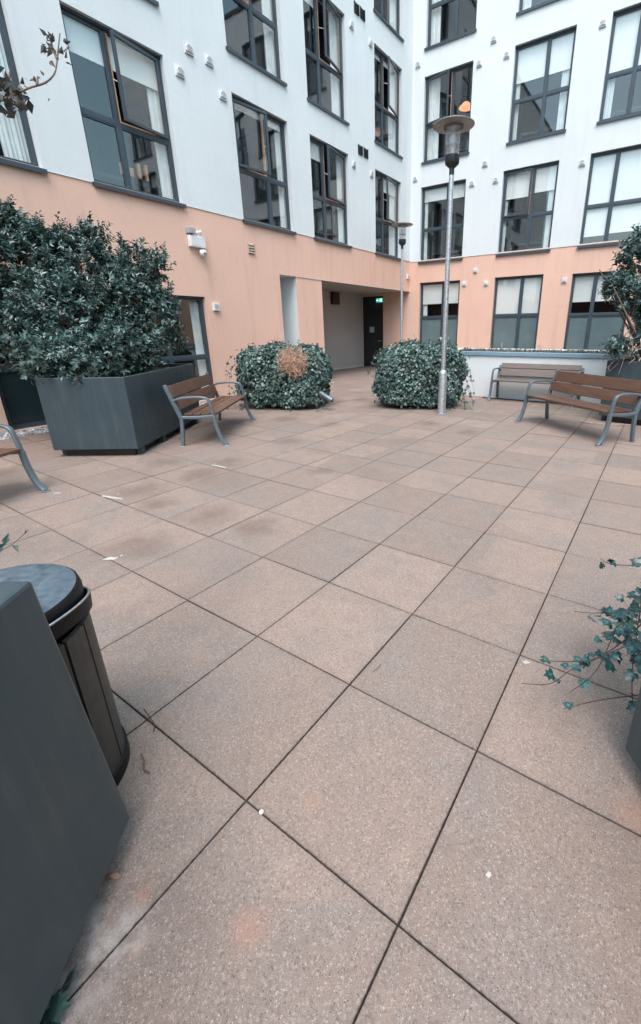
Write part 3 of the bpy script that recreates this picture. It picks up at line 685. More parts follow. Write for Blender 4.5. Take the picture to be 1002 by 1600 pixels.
# ---------------------------------------------------------------- raised bed
bed = empty('raised_bed', (-3.35, 9.26, 0), label='long white raised planting bed with blue grey coping behind the back bench', cat='raised bed')
BX1 = 9.0+3.35
m = MB(); m.box(0, BX1, 0, .12, -.05, .92); m.build('bed_wall', M['white'], bed)
m = MB(); m.box(0, .12, .121, .60, -.05, .92); m.box(0, BX1, .48, .62, -.05, 1.0); m.build('bed_wall', M['white'], bed)
m = MB(); m.box(-.03, BX1, -.035, .14, .921, 1.005); m.build('coping', M['coping'], bed, bevel=.008)
m = MB(); m.box(-.02, BX1, .56, .70, 1.002, 1.05); m.build('coping', M['whitepl'], bed, bevel=.008)
m = MB(); m.box(.121, BX1, .142, .479, .5, .97); m.build('soil', M['soil'], bed)
n_ = 9000; pos = np.c_[rng.uniform(-3.2, 2.5, n_), rng.uniform(9.41, 9.76, n_), .965+rng.random(n_)**2*.07]
ax = norm(rng.normal(0, .6, (n_, 3))+[0, 0, .8]); me = leaf_mesh('bed_plants', pos, ax, rng.normal(0, 1, (n_, 3)), rng.uniform(.02, .06, n_), .25, LAUREL, LAUREL_F, M['sedum'])
tag(put(me, 'bed_plants'), label='low grey green sedum and grass covering the raised bed', cat='plants', kind='stuff')
for k in range(4):
    x = random.uniform(-2.5, .1) if k > 3 else [-2.2, -2.45, -.5, -1.35][k]; y = random.uniform(9.45, 9.7)
    t = empty('weed', (x, y, .97), label=['tall dry weed stalk at the left end of the raised bed', 'thin weed beside the tallest stalk on the left of the bed', 'pale weed stalk near the planter end of the bed', 'dry weed in the middle of the raised bed'][k] if k < 4 else 'small dry weed growing among the sedum on the raised bed', cat='weed', group='weeds on the raised bed')
    m = MB(); h_ = random.uniform(.10, .24)
    for s_ in range(3):
        dx, dy = random.uniform(-.05, .05), random.uniform(-.04, .04); m.tube([(0, 0, 0), (dx*.5, dy*.5, h_*.6), (dx, dy, h_*random.uniform(.8, 1.1))], .0025, 4)
    m.build('stalk', M['palestem'], t)
    p_ = rng.uniform(-.05, .05, (14, 3)); p_[:, 2] = rng.uniform(.03, h_, 14)
    put(leaf_mesh('leaves', p_, rng.normal(0, 1, (14, 3))+[0, 0, .6], rng.normal(0, 1, (14, 3)), rng.uniform(.015, .035, 14), .25, LAUREL, LAUREL_F, M['sedum']), 'leaves', t)

# ---------------------------------------------------------------- planters
def planter(loc, rz, w, l, label, h=1.0, z0=.1, feet=True, rim=.035, flange=0, top=(0, 0)):
    """corner at origin, width along +x, length along +y (both local)"""
    p = empty('planter', loc, rz, label=label, cat='planter', group='dark metal planters in the courtyard')
    m = MB(); t_ = rim
    O = [(0, 0), (w, 0), (w, l), (0, l)]; I = [(t_, t_), (w-t_, t_), (w-t_, l-t_), (t_, l-t_)]
    vs = [(x, y, z0) for x, y in O]+[(x+top[0], y+top[1], h) for x, y in O]+[(x+top[0], y+top[1], h) for x, y in I]+[(x+top[0], y+top[1], h-.12) for x, y in I]
    fs = [(3, 2, 1, 0)]
    for k in range(4):
        j = (k+1) % 4; fs += [(k, j, 4+j, 4+k), (4+k, 4+j, 8+j, 8+k), (8+k, 8+j, 12+j, 12+k)]
    m.add(vs, fs); m.build('box', M['planter'], p, bevel=.010)
    m = MB(); m.box(t_+.001, w-t_-.001, t_+.001, l-t_-.001, h-.14, h-.06); m.build('soil', M['soil'], p)
    m = MB(); m.box(.09, w-.09, .09, l-.09, 0, z0-.001); m.build('plinth', M['black'], p)
    if feet:
        n_ = max(3, int(l/.5))
        for k in range(n_):
            yy = .12+(l-.32)*k/(n_-1)
            for xx in (.02, w-.10):
                m = MB(); m.box(xx, xx+.08, yy, yy+.08, 0, z0-.001); m.build('foot', M['planter'], p)
    return p
A1 = math.atan2(.60, .89)
planter((-5.37, 1.57, 0), A1, 1.07, 2.2, 'dark grey box planter holding the big laurel shrub beside the left bench')
# foreground left: corner (-.2,-.28); width goes (-.8,-.6), length (.6,-.8)
planter((-.20-1.05*.8-2.2*-.6*1, -.265-1.05*.6+2.2*-.8, 0), R(36.87), 1.05, 2.2, 'large dark grey box planter in the lower left foreground in front of the bin', h=.972, rim=.2, top=(-.045, -.026), feet=False)
planter((1.06-2.2*-.6, .81+2.2*-.8, 0), R(36.87), 1.05, 2.2, 'dark planter corner at the right edge with ivy spilling over it', feet=False)
planter((.19, 7.5, 0), R(-11), 1.05, 1.4, 'dark planter behind the right bench under the brown stemmed shrub', h=1.0)
planter((-5.86, 5.45, 0), R(23), 1.25, .9, 'planter almost hidden by the ivy mound with the dead patch', h=1.0)
planter((-3.6, 6.95, 0), R(31), 1.15, .9, 'planter wholly wrapped by the ivy behind the tall lamp', h=1.0)

# ---------------------------------------------------------------- laurel shrubs
def shrub(name, blobs, nshoot, base, label, seed, leafmat_=M['laurel'], lsize=(.055, .105), trunks=5, keep=None, browns=0):
    rg = np.random.default_rng(seed); t = empty(name, base, label=label, cat='shrub')
    bl = np.array(blobs); pr_ = bl[:, 3]**2; pr_ /= pr_.sum(); base = np.array(base)
    P, A, N, Sz, Rn = [], [], [], [], []; stems = MB(); cnt = 0; ttr = 0
    while cnt < nshoot and ttr < nshoot*20:
        ttr += 1
        i = rg.choice(len(bl), p=pr_); d = rg.normal(0, 1, 3); d[2] += .25; d /= np.linalg.norm(d)
        c = bl[i, :3]; r_ = bl[i, 3]; lump = 1+.10*math.sin(7*d[0]+3*i)*math.sin(6*d[2]+i)+.10*math.sin(11*d[1]+2*i+4*d[0])
        k = rg.uniform(.5, 1.0)**.5*lump; tip = c+d*r_*k
        ins = np.sum(np.linalg.norm(bl[:, :3]-tip, axis=1) < bl[:, 3]*.7)
        if ins > 0 and rg.random() < .75: continue
        if tip[0] < XL+.1: continue
        if keep and not keep(tip): continue
        out = norm((d*.8+np.array([0, 0, .75])+rg.normal(0, .35, 3))[None])[0]
        if tip[2] < 1.5: out = norm((d*1.0+np.array([0, 0, -.1])+rg.normal(0, .35, 3))[None])[0]
        L_ = rg.uniform(.14, .30)
        if rg.random() < .22 and d[2] > .0: L_ *= rg.uniform(1.3, 2.1)
        n_ = int(L_/.018); st = tip-out*L_*.6
        s_ = np.linspace(.1, 1, n_); pts = st+out*L_*s_[:, None]
        rad = norm(np.cross(out, rg.normal(0, 1, (n_, 3))))
        P.append(pts); A.append(norm(out*rg.uniform(.35, .9, (n_, 1))+rad)); N.append(out+rad*.2+rg.normal(0, .3, (n_, 3)))
        Sz.append(rg.uniform(*lsize, n_)*(1.05-.45*s_**3)); Rn.append(np.clip(rg.beta(1.6, 2.4, n_)*.8+.18*s_+rg.normal(0, .05)+rg.normal(0, .07), 0, 1))
        if rg.random() < .35: stems.tube([st-out*L_*.5+rg.normal(0, .02, 3)-base, st-base, tip+out*L_*.3-base], [.004, .0035, .0015], 4)
        cnt += 1
    P = np.concatenate(P)-base
    put(leaf_mesh('foliage', P, np.concatenate(A), np.concatenate(N), np.concatenate(Sz), .23, LAUREL, LAUREL_F, leafmat_, np.concatenate(Rn)), 'foliage', t)
    stems.build('twigs', M['bark'], t)
    tr_ = MB()
    for k in range(trunks*3):
        a = rg.uniform(0, 6.28); q = np.array([math.cos(a)*.15, math.sin(a)*.3, 0]); i = rg.integers(len(bl)); e = bl[i, :3]-base+rg.normal(0, .12, 3)
        mid = (q*.5+e*.5)+rg.normal(0, .06, 3); mid[2] = q[2]+(e[2]-q[2])*.55
        tr_.tube([q, q*.4+mid*.6*.9, mid, e], [.022, .018, .014, .007], 6)
    tr_.build('stem', M['bark'], t, smooth=True)
    return t
P1B = [(-6.68,2.43,2.36,.55),(-6.22,2.80,2.28,.52),(-5.74,3.15,2.05,.40),(-5.95,2.35,1.72,.58),(-5.70,2.92,1.46,.40),(-6.60,2.15,1.69,.48),(-5.50,2.13,1.22,.30),(-5.46,3.38,1.85,.26),
       (-6.8,2.0,2.56,.55),(-6.6,1.3,2.04,.48),(-5.49,3.48,2.40,.2),(-6.72,2.24,2.84,.24),(-6.15,2.95,2.74,.22),(-5.74,3.3,2.5,.22),(-5.6,3.3,2.62,.12),(-5.72,2.75,1.14,.30),(-6.0,2.15,1.25,.25),(-5.08,1.98,1.10,.20),(-5.38,1.76,1.14,.24),(-5.3,2.5,1.25,.34),(-5.2,2.9,1.2,.2),(-5.62,1.85,1.25,.3),(-6.35,1.75,1.45,.36),(-6.45,2.5,2.6,.30),(-5.2,3.3,1.45,.18)]
shrub('laurel_shrub', P1B, 3500, (-5.59, 2.76, .9), 'big dark green laurel shrub overflowing the grey planter at left', 3)
shrub('laurel_shrub', [(0.42,8.33,2.60,0.40),(0.88,8.17,1.95,0.55),(0.38,7.80,1.95,0.26),(0.85,8.81,2.81,0.50),(0.72,7.68,1.40,0.26),(0.02,7.59,2.06,0.11),(1.30,8.69,2.10,0.60),(.36,7.35,1.2,.16),(.62,8.0,1.65,.22),(.14,7.62,2.12,.16)], 1500, (.80, 8.05, .9),
      'dark shrub with bare brown lower stems at the right edge behind the bench', 5)
# bare pale stems hanging over the back right planter
dv = empty('dead_vine', (.35, 7.45, 1.0), label='tangle of bare pale brown vine stems hanging over the back right planter', cat='vine'); m = MB(); rg = np.random.default_rng(4)
for k in range(30):
    a = rg.uniform(-.15, .55); b0 = np.array([a, rg.uniform(.0, .35), rg.uniform(.15, .5)]); e = np.array([a-rg.uniform(-.05, .3), -.05+rg.normal(0, .04), rg.uniform(-.28, .25)])
    p1 = b0*.6+e*.4+rg.normal(0, .07, 3); p2 = b0*.25+e*.75+rg.normal(0, .06, 3); m.tube([b0, p1, p2, e], [.009, .007, .006, .003], 5)
m.build('stem', M['palestem'], dv, smooth=True)

# ---------------------------------------------------------------- ivy mounds
def ivy_mound(base, rz, half, n, label, seed, group, sz=(.032, .060)):
    rg = np.random.default_rng(seed); t = empty('ivy_mound', base, rz, label=label, cat='ivy', group=group)
    a, b_, c = half; p = 3.4; a *= 1.03; c *= 1.0
    m = MB(); nn = 14; grid = []
    def surf(d, k=1.0):
        d = np.atleast_2d(d); r_ = (np.abs(d[:, 0]/a)**p+np.abs(d[:, 1]/b_)**p+np.abs(d[:, 2]/c)**p)**(-1/p); return d*r_[:, None]*k
    # uniform-ish sampling on the faces of the box
    areas = np.array([b_*c, b_*c, a*c, a*c, a*b_*1.3, a*b_*.0]); fidx = rg.choice(6, n, p=areas/areas.sum()); q = rg.uniform(-1, 1, (n, 2)); d = np.zeros((n, 3)); nor = np.zeros((n, 3))
    for k, (ax_, s_) in enumerate(((0, 1), (0, -1), (1, 1), (1, -1), (2, 1), (2, -1))):
        i = fidx == k; o_ = [0, 1, 2]; o_.remove(ax_); hv = np.array([a, b_, c]); d[i, ax_] = s_*hv[ax_]; d[i, o_[0]] = q[i, 0]*hv[o_[0]]; d[i, o_[1]] = q[i, 1]*hv[o_[1]]
    P = surf(d)
    g_ = np.sign(P)*np.abs(P/np.array([a, b_, c]))**(p-1)/np.array([a, b_, c]); nor = norm(g_)
    bumpy = .045*np.sin(P[:, 0]*9+1+seed)*np.sin(P[:, 2]*8)+.025*np.sin(P[:, 1]*14+P[:, 2]*5+seed)+.02*np.sin(P[:, 0]*23+P[:, 2]*19)
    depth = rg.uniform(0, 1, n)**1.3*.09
    P2 = P+nor*(bumpy-depth+.03)[:, None]; P2[:, 2] += c
    loose = rg.random(n) < .035; P2[loose] += nor[loose]*rg.uniform(.02, .12, (loose.sum(), 1))
    P2[:, 2] = np.maximum(P2[:, 2], .02)
    N = nor*.7+np.array([0, 0, .55])+rg.normal(0, .42, (n, 3)); A = np.array([0, 0, -1.])+nor*.35+rg.normal(0, .45, (n, 3))
    rn = np.clip(.75-depth*5+rg.normal(0, .2, n), 0, 1)  # deeper leaves coloured darker, painting shade into the gaps
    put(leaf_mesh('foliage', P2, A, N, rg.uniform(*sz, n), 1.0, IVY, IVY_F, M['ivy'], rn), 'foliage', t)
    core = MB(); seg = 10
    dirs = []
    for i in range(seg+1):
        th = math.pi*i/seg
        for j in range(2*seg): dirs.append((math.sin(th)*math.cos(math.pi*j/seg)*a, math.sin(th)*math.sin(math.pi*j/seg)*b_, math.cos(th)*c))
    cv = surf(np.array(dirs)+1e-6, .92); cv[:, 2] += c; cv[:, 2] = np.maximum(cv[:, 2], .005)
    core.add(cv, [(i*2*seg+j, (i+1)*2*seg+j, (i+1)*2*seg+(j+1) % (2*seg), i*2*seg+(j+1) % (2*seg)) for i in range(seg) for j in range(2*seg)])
    core.build('stems', M['shade'], t)  # one solid filler core, coloured as the shade behind the leaves
    # trailing runners
    run = MB(); rp, ra, rn_ = [], [], []
    for k in range(26):
        s0 = np.array([rg.choice([-1, 1])*a*rg.uniform(.92, 1.0) if k % 2 else rg.uniform(-a, a), -b_*rg.uniform(.6, 1.02), rg.uniform(.1, 2*c*.95)])
        out = np.array([np.sign(s0[0])*.10 if k % 2 else 0, -.09, 0])*rg.uniform(.5, 1.5); pts = [s0+out*v+np.array([0, 0, -.22*v*v]) for v in (0, .4, .8, 1.2)]
        for q_ in pts: q_[2] = max(q_[2], .01)
        run.tube(pts, .0025, 4)
        for q_ in pts[1:]:
            for _ in range(2): rp.append(q_+rg.normal(0, .015, 3)); ra.append(rg.normal(0, .6, 3)+[0, -.2, -.5])
    rp = np.array(rp); put(leaf_mesh('runner_leaves', rp, np.array(ra), rg.normal(0, .5, (len(rp), 3))+[0, -.5, .6], rg.uniform(.03, .06, len(rp)), 1.0, IVY, IVY_F, M['ivy'], rg.uniform(.4, 1, len(rp))), 'runner_leaves', t)
    run.build('runner', M['stem'], t)
    return t
IG = 'ivy mounds flanking the passage'
iv1 = ivy_mound((-5.62, 6.02, 0), R(23), (.88, .62, .60), 15000, 'block of ivy with a dead orange patch, left of the passage', 11, IG)
iv2 = ivy_mound((-3.20, 7.44, 0), R(31), (.84, .62, .605), 15000, 'dense block of ivy behind the tall lamp, right of the passage', 12, IG)
# dead patch
dp = empty('dead_vine', (-4.93, 5.62, .95), R(23), label='round tangle of dried orange brown stems on the left ivy block', cat='vine'); m = MB(); rg = np.random.default_rng(8)
for k in range(230):
    th = rg.uniform(0, 6.28); rr_ = .25*rg.uniform(0, 1)**.6; hub = np.array([rg.normal(0, .02), -.03, .17]); c0 = np.array([rr_*math.cos(th)*1.05, -.03-.10*rg.random(), rr_*math.sin(th)])
    al = math.atan2(c0[2]-hub[2], c0[0]-hub[0])+rg.normal(0, .9); L_ = rg.uniform(.05, .17); dd = np.array([math.cos(al), rg.normal(0, .25), math.sin(al)]); bn_ = rg.normal(0, .035, 3)
    m.tube([c0-dd*L_, c0-dd*L_*.4+bn_, c0+bn_*1.5, c0+dd*L_*.5+bn_*.3, c0+dd*L_*.9-bn_], [.0015, .003, .0035, .003, .0015], 4)
m.build('stem', M['deadstem'], dp)
# plant pot corner of drain pipe poking out at right of the mound
m = MB(); m.tube([(-4.62, 5.95, .34), (-4.38, 6.02, .20)], .05, 14); m.tube([(-4.385, 6.02, .202), (-4.37, 6.024, .196)], .038, 14, 1); o = m.build('downpipe_stub', [M['alu'], M['black']], smooth=True); tag(o, label='short grey pipe end poking out of the left ivy block near the ground', cat='pipe')

# ---------------------------------------------------------------- near ivy (right), each leaf a part
def sm(P, k=5):
    P = np.array(P); out = []
    for i in range(len(P)-1):
        p0, p1, p2, p3 = P[max(i-1, 0)], P[i], P[i+1], P[min(i+2, len(P)-1)]
        for s_ in np.linspace(0, 1, k, endpoint=False): out.append(.5*((2*p1)+(-p0+p2)*s_+(2*p0-5*p1+4*p2-p3)*s_**2+(-p0+3*p1-3*p2+p3)*s_**3))
    out.append(P[-1]); return out
def leaf_shared(mat, T_, F_, name='leaf', curl=0):
    m = MB(); m.add([(x, y, z+curl*y*y-curl*.5*x*x) for x, y, z in T_], [tuple(q) for q in F_]); me = m.mesh(name, mat); a = me.attributes.new('rnd', 'FLOAT', 'POINT'); a.data.foreach_set('value', [random.random()]*len(T_)); return me
# finer ivy leaf: outline subdivided, pale veins as raised creases
def ivy_fine(seed):
    rg = np.random.default_rng(seed); pts = [np.array(p_) for p_ in _iv]; ring = []
    for k in range(12):
        p_, q_ = pts[k], pts[(k+1) % 12]; ring += [p_, (p_+q_)/2+np.array([*rg.normal(0, .015, 2), .01])]
    vs = ring+[np.array((.33, 0, .05))]+[r_*.55+np.array((.33, 0, .05))*.45+np.array([0, 0, .02 if k % 4 == 0 else -.015]) for k, r_ in enumerate(ring)]
    fs = [(k, (k+1) % 24, 25+(k+1) % 24, 25+k) for k in range(24)]+[(25+k, 25+(k+1) % 24, 24) for k in range(24)]
    me = bpy.data.meshes.new('leaf'); me.from_pydata([(v[0], v[1], v[2]-.12*v[1]**2-.08*v[0]**2) for v in vs], [], fs)
    a = me.attributes.new('rnd', 'FLOAT', 'POINT'); base_ = rg.uniform(.15, .75); vals = [base_+.0]*24+[min(1, base_+.5)]+[min(1, base_+(.45 if k % 4 == 0 else 0)) for k in range(24)]
    a.data.foreach_set('value', vals); me.materials.append(M['ivynear']); me.polygons.foreach_set('use_smooth', [True]*len(fs)); return me
fine = [ivy_fine(s_) for s_ in range(7)]
iv = empty('ivy_plant', (1.2, 1.3, 1.0), label='teal green ivy trailing from the planter over the slabs at the right edge', cat='ivy')
IVB = np.array((1.2, 1.3, 1.0))
VP = {
 'v1': [(1.25,1.30,.99),(1.20,1.42,.70),(1.141,1.402,0.46),(1.051,1.206,0.368),(0.993,1.108,0.315),(0.918,1.015,0.270),(0.849,0.955,0.235),(0.786,0.872,0.196),(0.694,0.794,0.213)],
 'v2': [(1.25,1.32,.98),(1.18,1.46,.72),(1.119,1.410,0.50),(1.035,1.289,0.437),(0.984,1.179,0.406),(0.959,1.120,0.307),(0.927,1.000,0.222),(0.857,0.894,0.171)],
 'v3': [(1.27,1.28,.98),(1.22,1.33,.6),(1.168,1.256,0.35),(1.058,1.136,0.341),(0.984,1.025,0.341),(0.898,0.952,0.303),(0.795,0.884,0.301),(0.735,0.849,0.309)],
 'v4': [(1.35,1.30,.98),(1.28,1.55,.6),(1.181,1.618,0.3),(1.054,1.429,0.291),(0.951,1.362,0.293),(0.879,1.312,0.285),(0.796,1.262,0.294)],
 'v5': [(1.45,1.35,.98),(1.28,1.75,.65),(1.126,1.838,0.42),(1.023,1.651,0.414),(0.952,1.604,0.411),(0.885,1.564,0.421),(0.848,1.551,0.445)],
 'v6': [(1.2,1.2,.99),(1.09,1.26,.78),(1.031,1.220,0.581),(1.033,1.111,0.469),(1.039,0.998,0.342),(1.056,0.961,0.229),(1.079,0.942,0.150)],
 'v7': [(1.3,1.24,.98),(1.24,1.22,.5),(1.165,1.160,0.12),(1.092,1.025,0.177),(0.986,0.950,0.162),(0.907,0.873,0.161),(0.849,0.827,0.143)]}
rg = np.random.default_rng(21); leafspots = []
for k, (nm, P) in enumerate(VP.items()):
    pts = sm(P, 6); m = MB(); r_ = np.linspace(.0032, .0013, len(pts)); m.tube([p_-IVB for p_ in pts], list(r_), 6); m.build('stem', M['stem'], iv, smooth=True)
    for j, p_ in enumerate(pts):
        s_ = j/len(pts)
        if s_ < .3: continue
        prob = {'v1': .55, 'v2': .65, 'v3': .55, 'v4': .35, 'v5': .35, 'v6': .5, 'v7': .06}[nm]*(1.2 if .35 < s_ < .75 else .55)
        if rg.random() < prob and s_ < .93: leafspots.append((p_, rg.uniform(.036, .066)*(1.1-.4*s_)))
for _ in range(22):   # dense clump near the planter
    leafspots.append((np.array((rg.uniform(.97, 1.10), rg.uniform(1.05, 1.35), rg.uniform(.28, .50))), rg.uniform(.036, .062)))
pet = MB()
for p_, sz in leafspots:
    off = rg.normal(0, .018, 3); off[2] += .01; q_ = p_+off
    tocam = norm((np.array(CAM)-q_)[None])[0]; nrm = norm((tocam*.25+np.array([0, 0, .9])+rg.normal(0, .42, 3))[None])[0]
    ax = norm((rg.normal(0, 1, 3)+np.array([-.3, -.3, -.5]))[None])[0]; ax = norm((ax-nrm*ax.dot(nrm))[None])[0]; sd_ = np.cross(nrm, ax)
    o = put(fine[rg.integers(7)], 'leaf', iv); o.matrix_local = Matrix(((ax[0], sd_[0], nrm[0], q_[0]-IVB[0]), (ax[1], sd_[1], nrm[1], q_[1]-IVB[1]), (ax[2], sd_[2], nrm[2], q_[2]-IVB[2]), (0, 0, 0, 1))) @ Matrix.Diagonal((sz, sz, sz, 1))
    pet.tube([p_-IVB, (p_+q_)/2-IVB+np.array([0, 0, -.004]), q_-IVB], .0009, 4)
pet.build('petiole', M['stem'], iv)

# left sprig, floor leaf, top-left twig
def leafy(name, base, paths, leaves_, label, cat, mat, T_=LAUREL, F_=LAUREL_F, wid=.26, r0=.004, stemmat='bark', seed=1):
    rg = np.random.default_rng(seed); base = np.array(base); t = empty(name, base, label=label, cat=cat)
    for P in paths:
        pts = sm(P, 4); m = MB(); m.tube([p_-base for p_ in pts], list(np.linspace(r0, r0*.35, len(pts))), 6); m.build('stem', M[stemmat], t, smooth=True)
    for (p_, d_, s_) in leaves_:
        T2 = T_*np.array([1, wid if T_ is LAUREL else 1, 1.0]); me = leaf_shared(mat, T2+rg.normal(0, .02, T2.shape), F_, 'leaf', rg.uniform(-.3, .5))
        d_ = norm(np.array(d_, float)[None])[0]; nr = rg.normal(0, 1, 3); sd_ = norm(np.cross(nr, d_)[None])[0]; nr = np.cross(d_, sd_)
        o = put(me, 'leaf', t); q_ = np.array(p_)-base
        o.matrix_local = Matrix(((d_[0], sd_[0], nr[0], q_[0]), (d_[1], sd_[1], nr[1], q_[1]), (d_[2], sd_[2], nr[2], q_[2]), (0, 0, 0, 1))) @ Matrix.Diagonal((s_, s_, s_, 1))
    return t
tw = [(-.32,-1.1,.9),(-.5,-1.0,1.2),(-.9,-.7,1.6),(-1.3,-.35,1.95),(-1.6,.05,2.2),(-1.573,.356,2.398-.02),(-1.462,.361,2.389),(-1.423,.395,2.408),(-1.374,.438,2.436),(-1.324,.479,2.455),(-1.299,.511,2.490),(-1.299,.534,2.545),(-1.304,.553,2.598),(-1.308,.569,2.641)]
rg = np.random.default_rng(33); lv = []
for c_, n_, sp, s0 in (((-1.44, .385, 2.43), 44, .030, .045), ((-1.50, .37, 2.41), 30, .035, .045), ((-1.345, .46, 2.46), 10, .02, .022), ((-1.312, .555, 2.60), 12, .016, .034), ((-1.345, .55, 2.61), 12, .02, .034)):
    for _ in range(n_): lv.append((np.array(c_)+rg.normal(0, sp, 3), rg.normal(0, 1, 3)+[0, 0, .2], s0*rg.uniform(.7, 1.2)))
leafy('shrub_branch', (-.32, -1.1, .9), [tw, [(-1.423,.395,2.408),(-1.43,.40,2.46),(-1.425,.41,2.50)], [(-1.345,.46,2.447),(-1.35,.47,2.48)], [(-1.299,.534,2.545),(-1.33,.54,2.59),(-1.345,.545,2.63)]], lv,
      'bare twig with withered brown green leaves reaching in at the top left', 'branch', M['witherleaf'], r0=.006, wid=.30)
leafy('ivy_sprig', (-.55, -.85, .9), [[(-.55,-.85,.92),(-.85,-.78,1.0),(-1.15,-.64,.93),(-1.38,-.42,.75),(-1.451,-.169,.526),(-1.393,-.100,.600),(-1.351,-.059,.632),(-1.303,-.002,.690)]],
      [((-1.40,-.11,.60), (.4, .3, .5), .06), ((-1.37,-.08,.63), (-.2, .3, .6), .055), ((-1.36,-.06,.625), (.6, .2, -.3), .045), ((-1.32,-.02,.67), (.2, .5, .6), .025), ((-1.41,-.12,.61), (.5, -.2, .2), .05)],
      'small pale green sprig poking in at the left edge above the bin', 'sprig', M['ivy'], r0=.003, wid=.3, stemmat='stem', seed=2)
leafy('ivy_shoot', (-.01, -.59, .0), [[(-.06,-.62,.01),(-.02,-.57,.03),(-.0,-.53,.05)]],
      [((-.015,-.55,.02), (.2, .6, .6), .07), ((-.0,-.58,.03), (.5, .3, .3), .06), ((.01,-.61,.02), (.5, .1, .3), .055), ((-.0,-.60,.03), (.6, .3, -.1), .05), ((.02,-.63,.02), (.3, .1, .5), .05)],
      'glossy green ivy shoot growing from under the foreground planter at bottom left', 'plant', M['ivy'], IVY, IVY_F, 1, .003, 'stem', 5)

# ---------------------------------------------------------------- benches
def ribbon(m, prof, wid, th, x0, mi=0):
    """flat bar swept along (y,z) profile, width wid along x, thickness th"""
    n_ = len(prof); vs = []
    for i, (y, z) in enumerate(prof):
        a = Vector(prof[max(i-1, 0)]); b_ = Vector(prof[min(i+1, n_-1)]); d = (b_-a).normalized(); nn = Vector((-d.y, d.x)); t_ = th[i] if isinstance(th, list) else th
        for s_, e in ((-1, -1), (1, -1), (1, 1), (-1, 1)): vs.append((x0+s_*wid/2, y+nn.x*e*t_/2, z+nn.y*e*t_/2))
    fs = [(i*4+k, i*4+(k+1) % 4, i*4+4+(k+1) % 4, i*4+4+k) for i in range(n_-1) for k in range(4)]+[(3, 2, 1, 0), tuple((n_-1)*4+k for k in range(4))]
    m.add(vs, fs)
def crv(P, k=6): return [tuple(p_[:2]) for p_ in sm([(a, b_, 0) for a, b_ in P], k)]
def make_bench(label, weathered=False):
    t = empty('bench', label=label, cat='bench', group='timber and metal benches round the courtyard'); L_ = 1.77
    for s_ in (-1, 1):
        x = s_*(L_/2-.03)
        fr = empty_part = MB()
        ribbon(fr, crv([(-.04, 0), (-.015, .2), (.0, .40)]), .05, .045, x)                       # rear leg
        ribbon(fr, crv([(0, .38), (-.045, .52), (-.10, .68), (-.155, .84)]), .05, [.05]*17+[.045, .035], x)     # back post
        ribbon(fr, crv([(.0, .405), (.2, .40), (.44, .415)]), .05, .04, x)                        # seat rail
        ribbon(fr, crv([(.44, .42), (.455, .28), (.505, .10), (.575, .0)]), .05, [.045]*17+[.05, .055], x)     # front leg
        o = fr.build('end_frame', M['alu'], t, bevel=.007, smooth=True)
        ar = MB(); ribbon(ar, crv([(-.085, .62), (.0, .655), (.16, .672), (.31, .668), (.385, .64), (.415, .56), (.44, .42)]), .045, .03, x); ar.build('armrest', M['alu'], t, bevel=.007, smooth=True)
        for y in (-.04, .575):
            fp = MB(); fp.box(x-.035, x+.035, y-.035, y+.035, 0, .008); fp.build('foot_plate', M['galv'], t, bevel=.003)
    wm_ = M['woodgrey'] if weathered else M['wood']
    for (y0, y1, z, tl) in ((.03, .135, .437, 0), (.145, .25, .434, 0), (.26, .365, .437, 0), (.375, .475, .442, 0)):
        s_ = MB(); s_.box(-L_/2+.06, L_/2-.06, y0, y1, z-.016, z+.016); s_.build('seat_slat', wm_, t, bevel=.006)
    def back(z0, z1):
        y_at = lambda z: -.045-(z-.52)*.345+.027
        s_ = MB(); h_ = .014; s_.add([(x, y_at(z)+e, z+e*.33) for x in (-L_/2+.058, L_/2-.058) for z in (z0, z1) for e in (-h_, h_)], [(0,1,3,2),(4,6,7,5),(0,4,5,1),(2,3,7,6),(0,2,6,4),(1,5,7,3)]); s_.build('back_slat', wm_, t, bevel=.005)
    back(.505, .655); back(.668, .825)
    m = MB(); m.box(-L_/2+.05, L_/2-.05, .10, .14, .385, .415); m.build('cross_bar', M['alu'], t)
    m = MB(); m.box(.28, .46, -.09, -.075, .656, .667); m.build('slat_plate', M['galv'], t)
    return t
# local +y = facing direction; origin between rear feet line
def place(t, back_mid, facing):
    a = math.atan2(facing[1], facing[0])-math.pi/2; t.location = (back_mid[0], back_mid[1], 0.001); t.rotation_euler = (0, 0, a)
b1 = make_bench('brown slatted bench beside the big laurel planter, facing right'); place(b1, (-4.93, 3.50), (.815, .58))
def cpb(label, bm, fc, mat=None):
    c = copy_tree(b1); c['label'] = label; place(c, bm, fc)
    return c
b3 = cpb('brown slatted bench at right in front of the back bench', (.08, 6.66), (-.61, -.79))
b4 = cpb('brown bench cut off by the left edge of the photo', (-4.22, -.06), (.90, .44))
b2 = make_bench('pale weathered bench standing against the white raised bed wall', True); place(b2, (-1.24, 9.17), (0, -1))

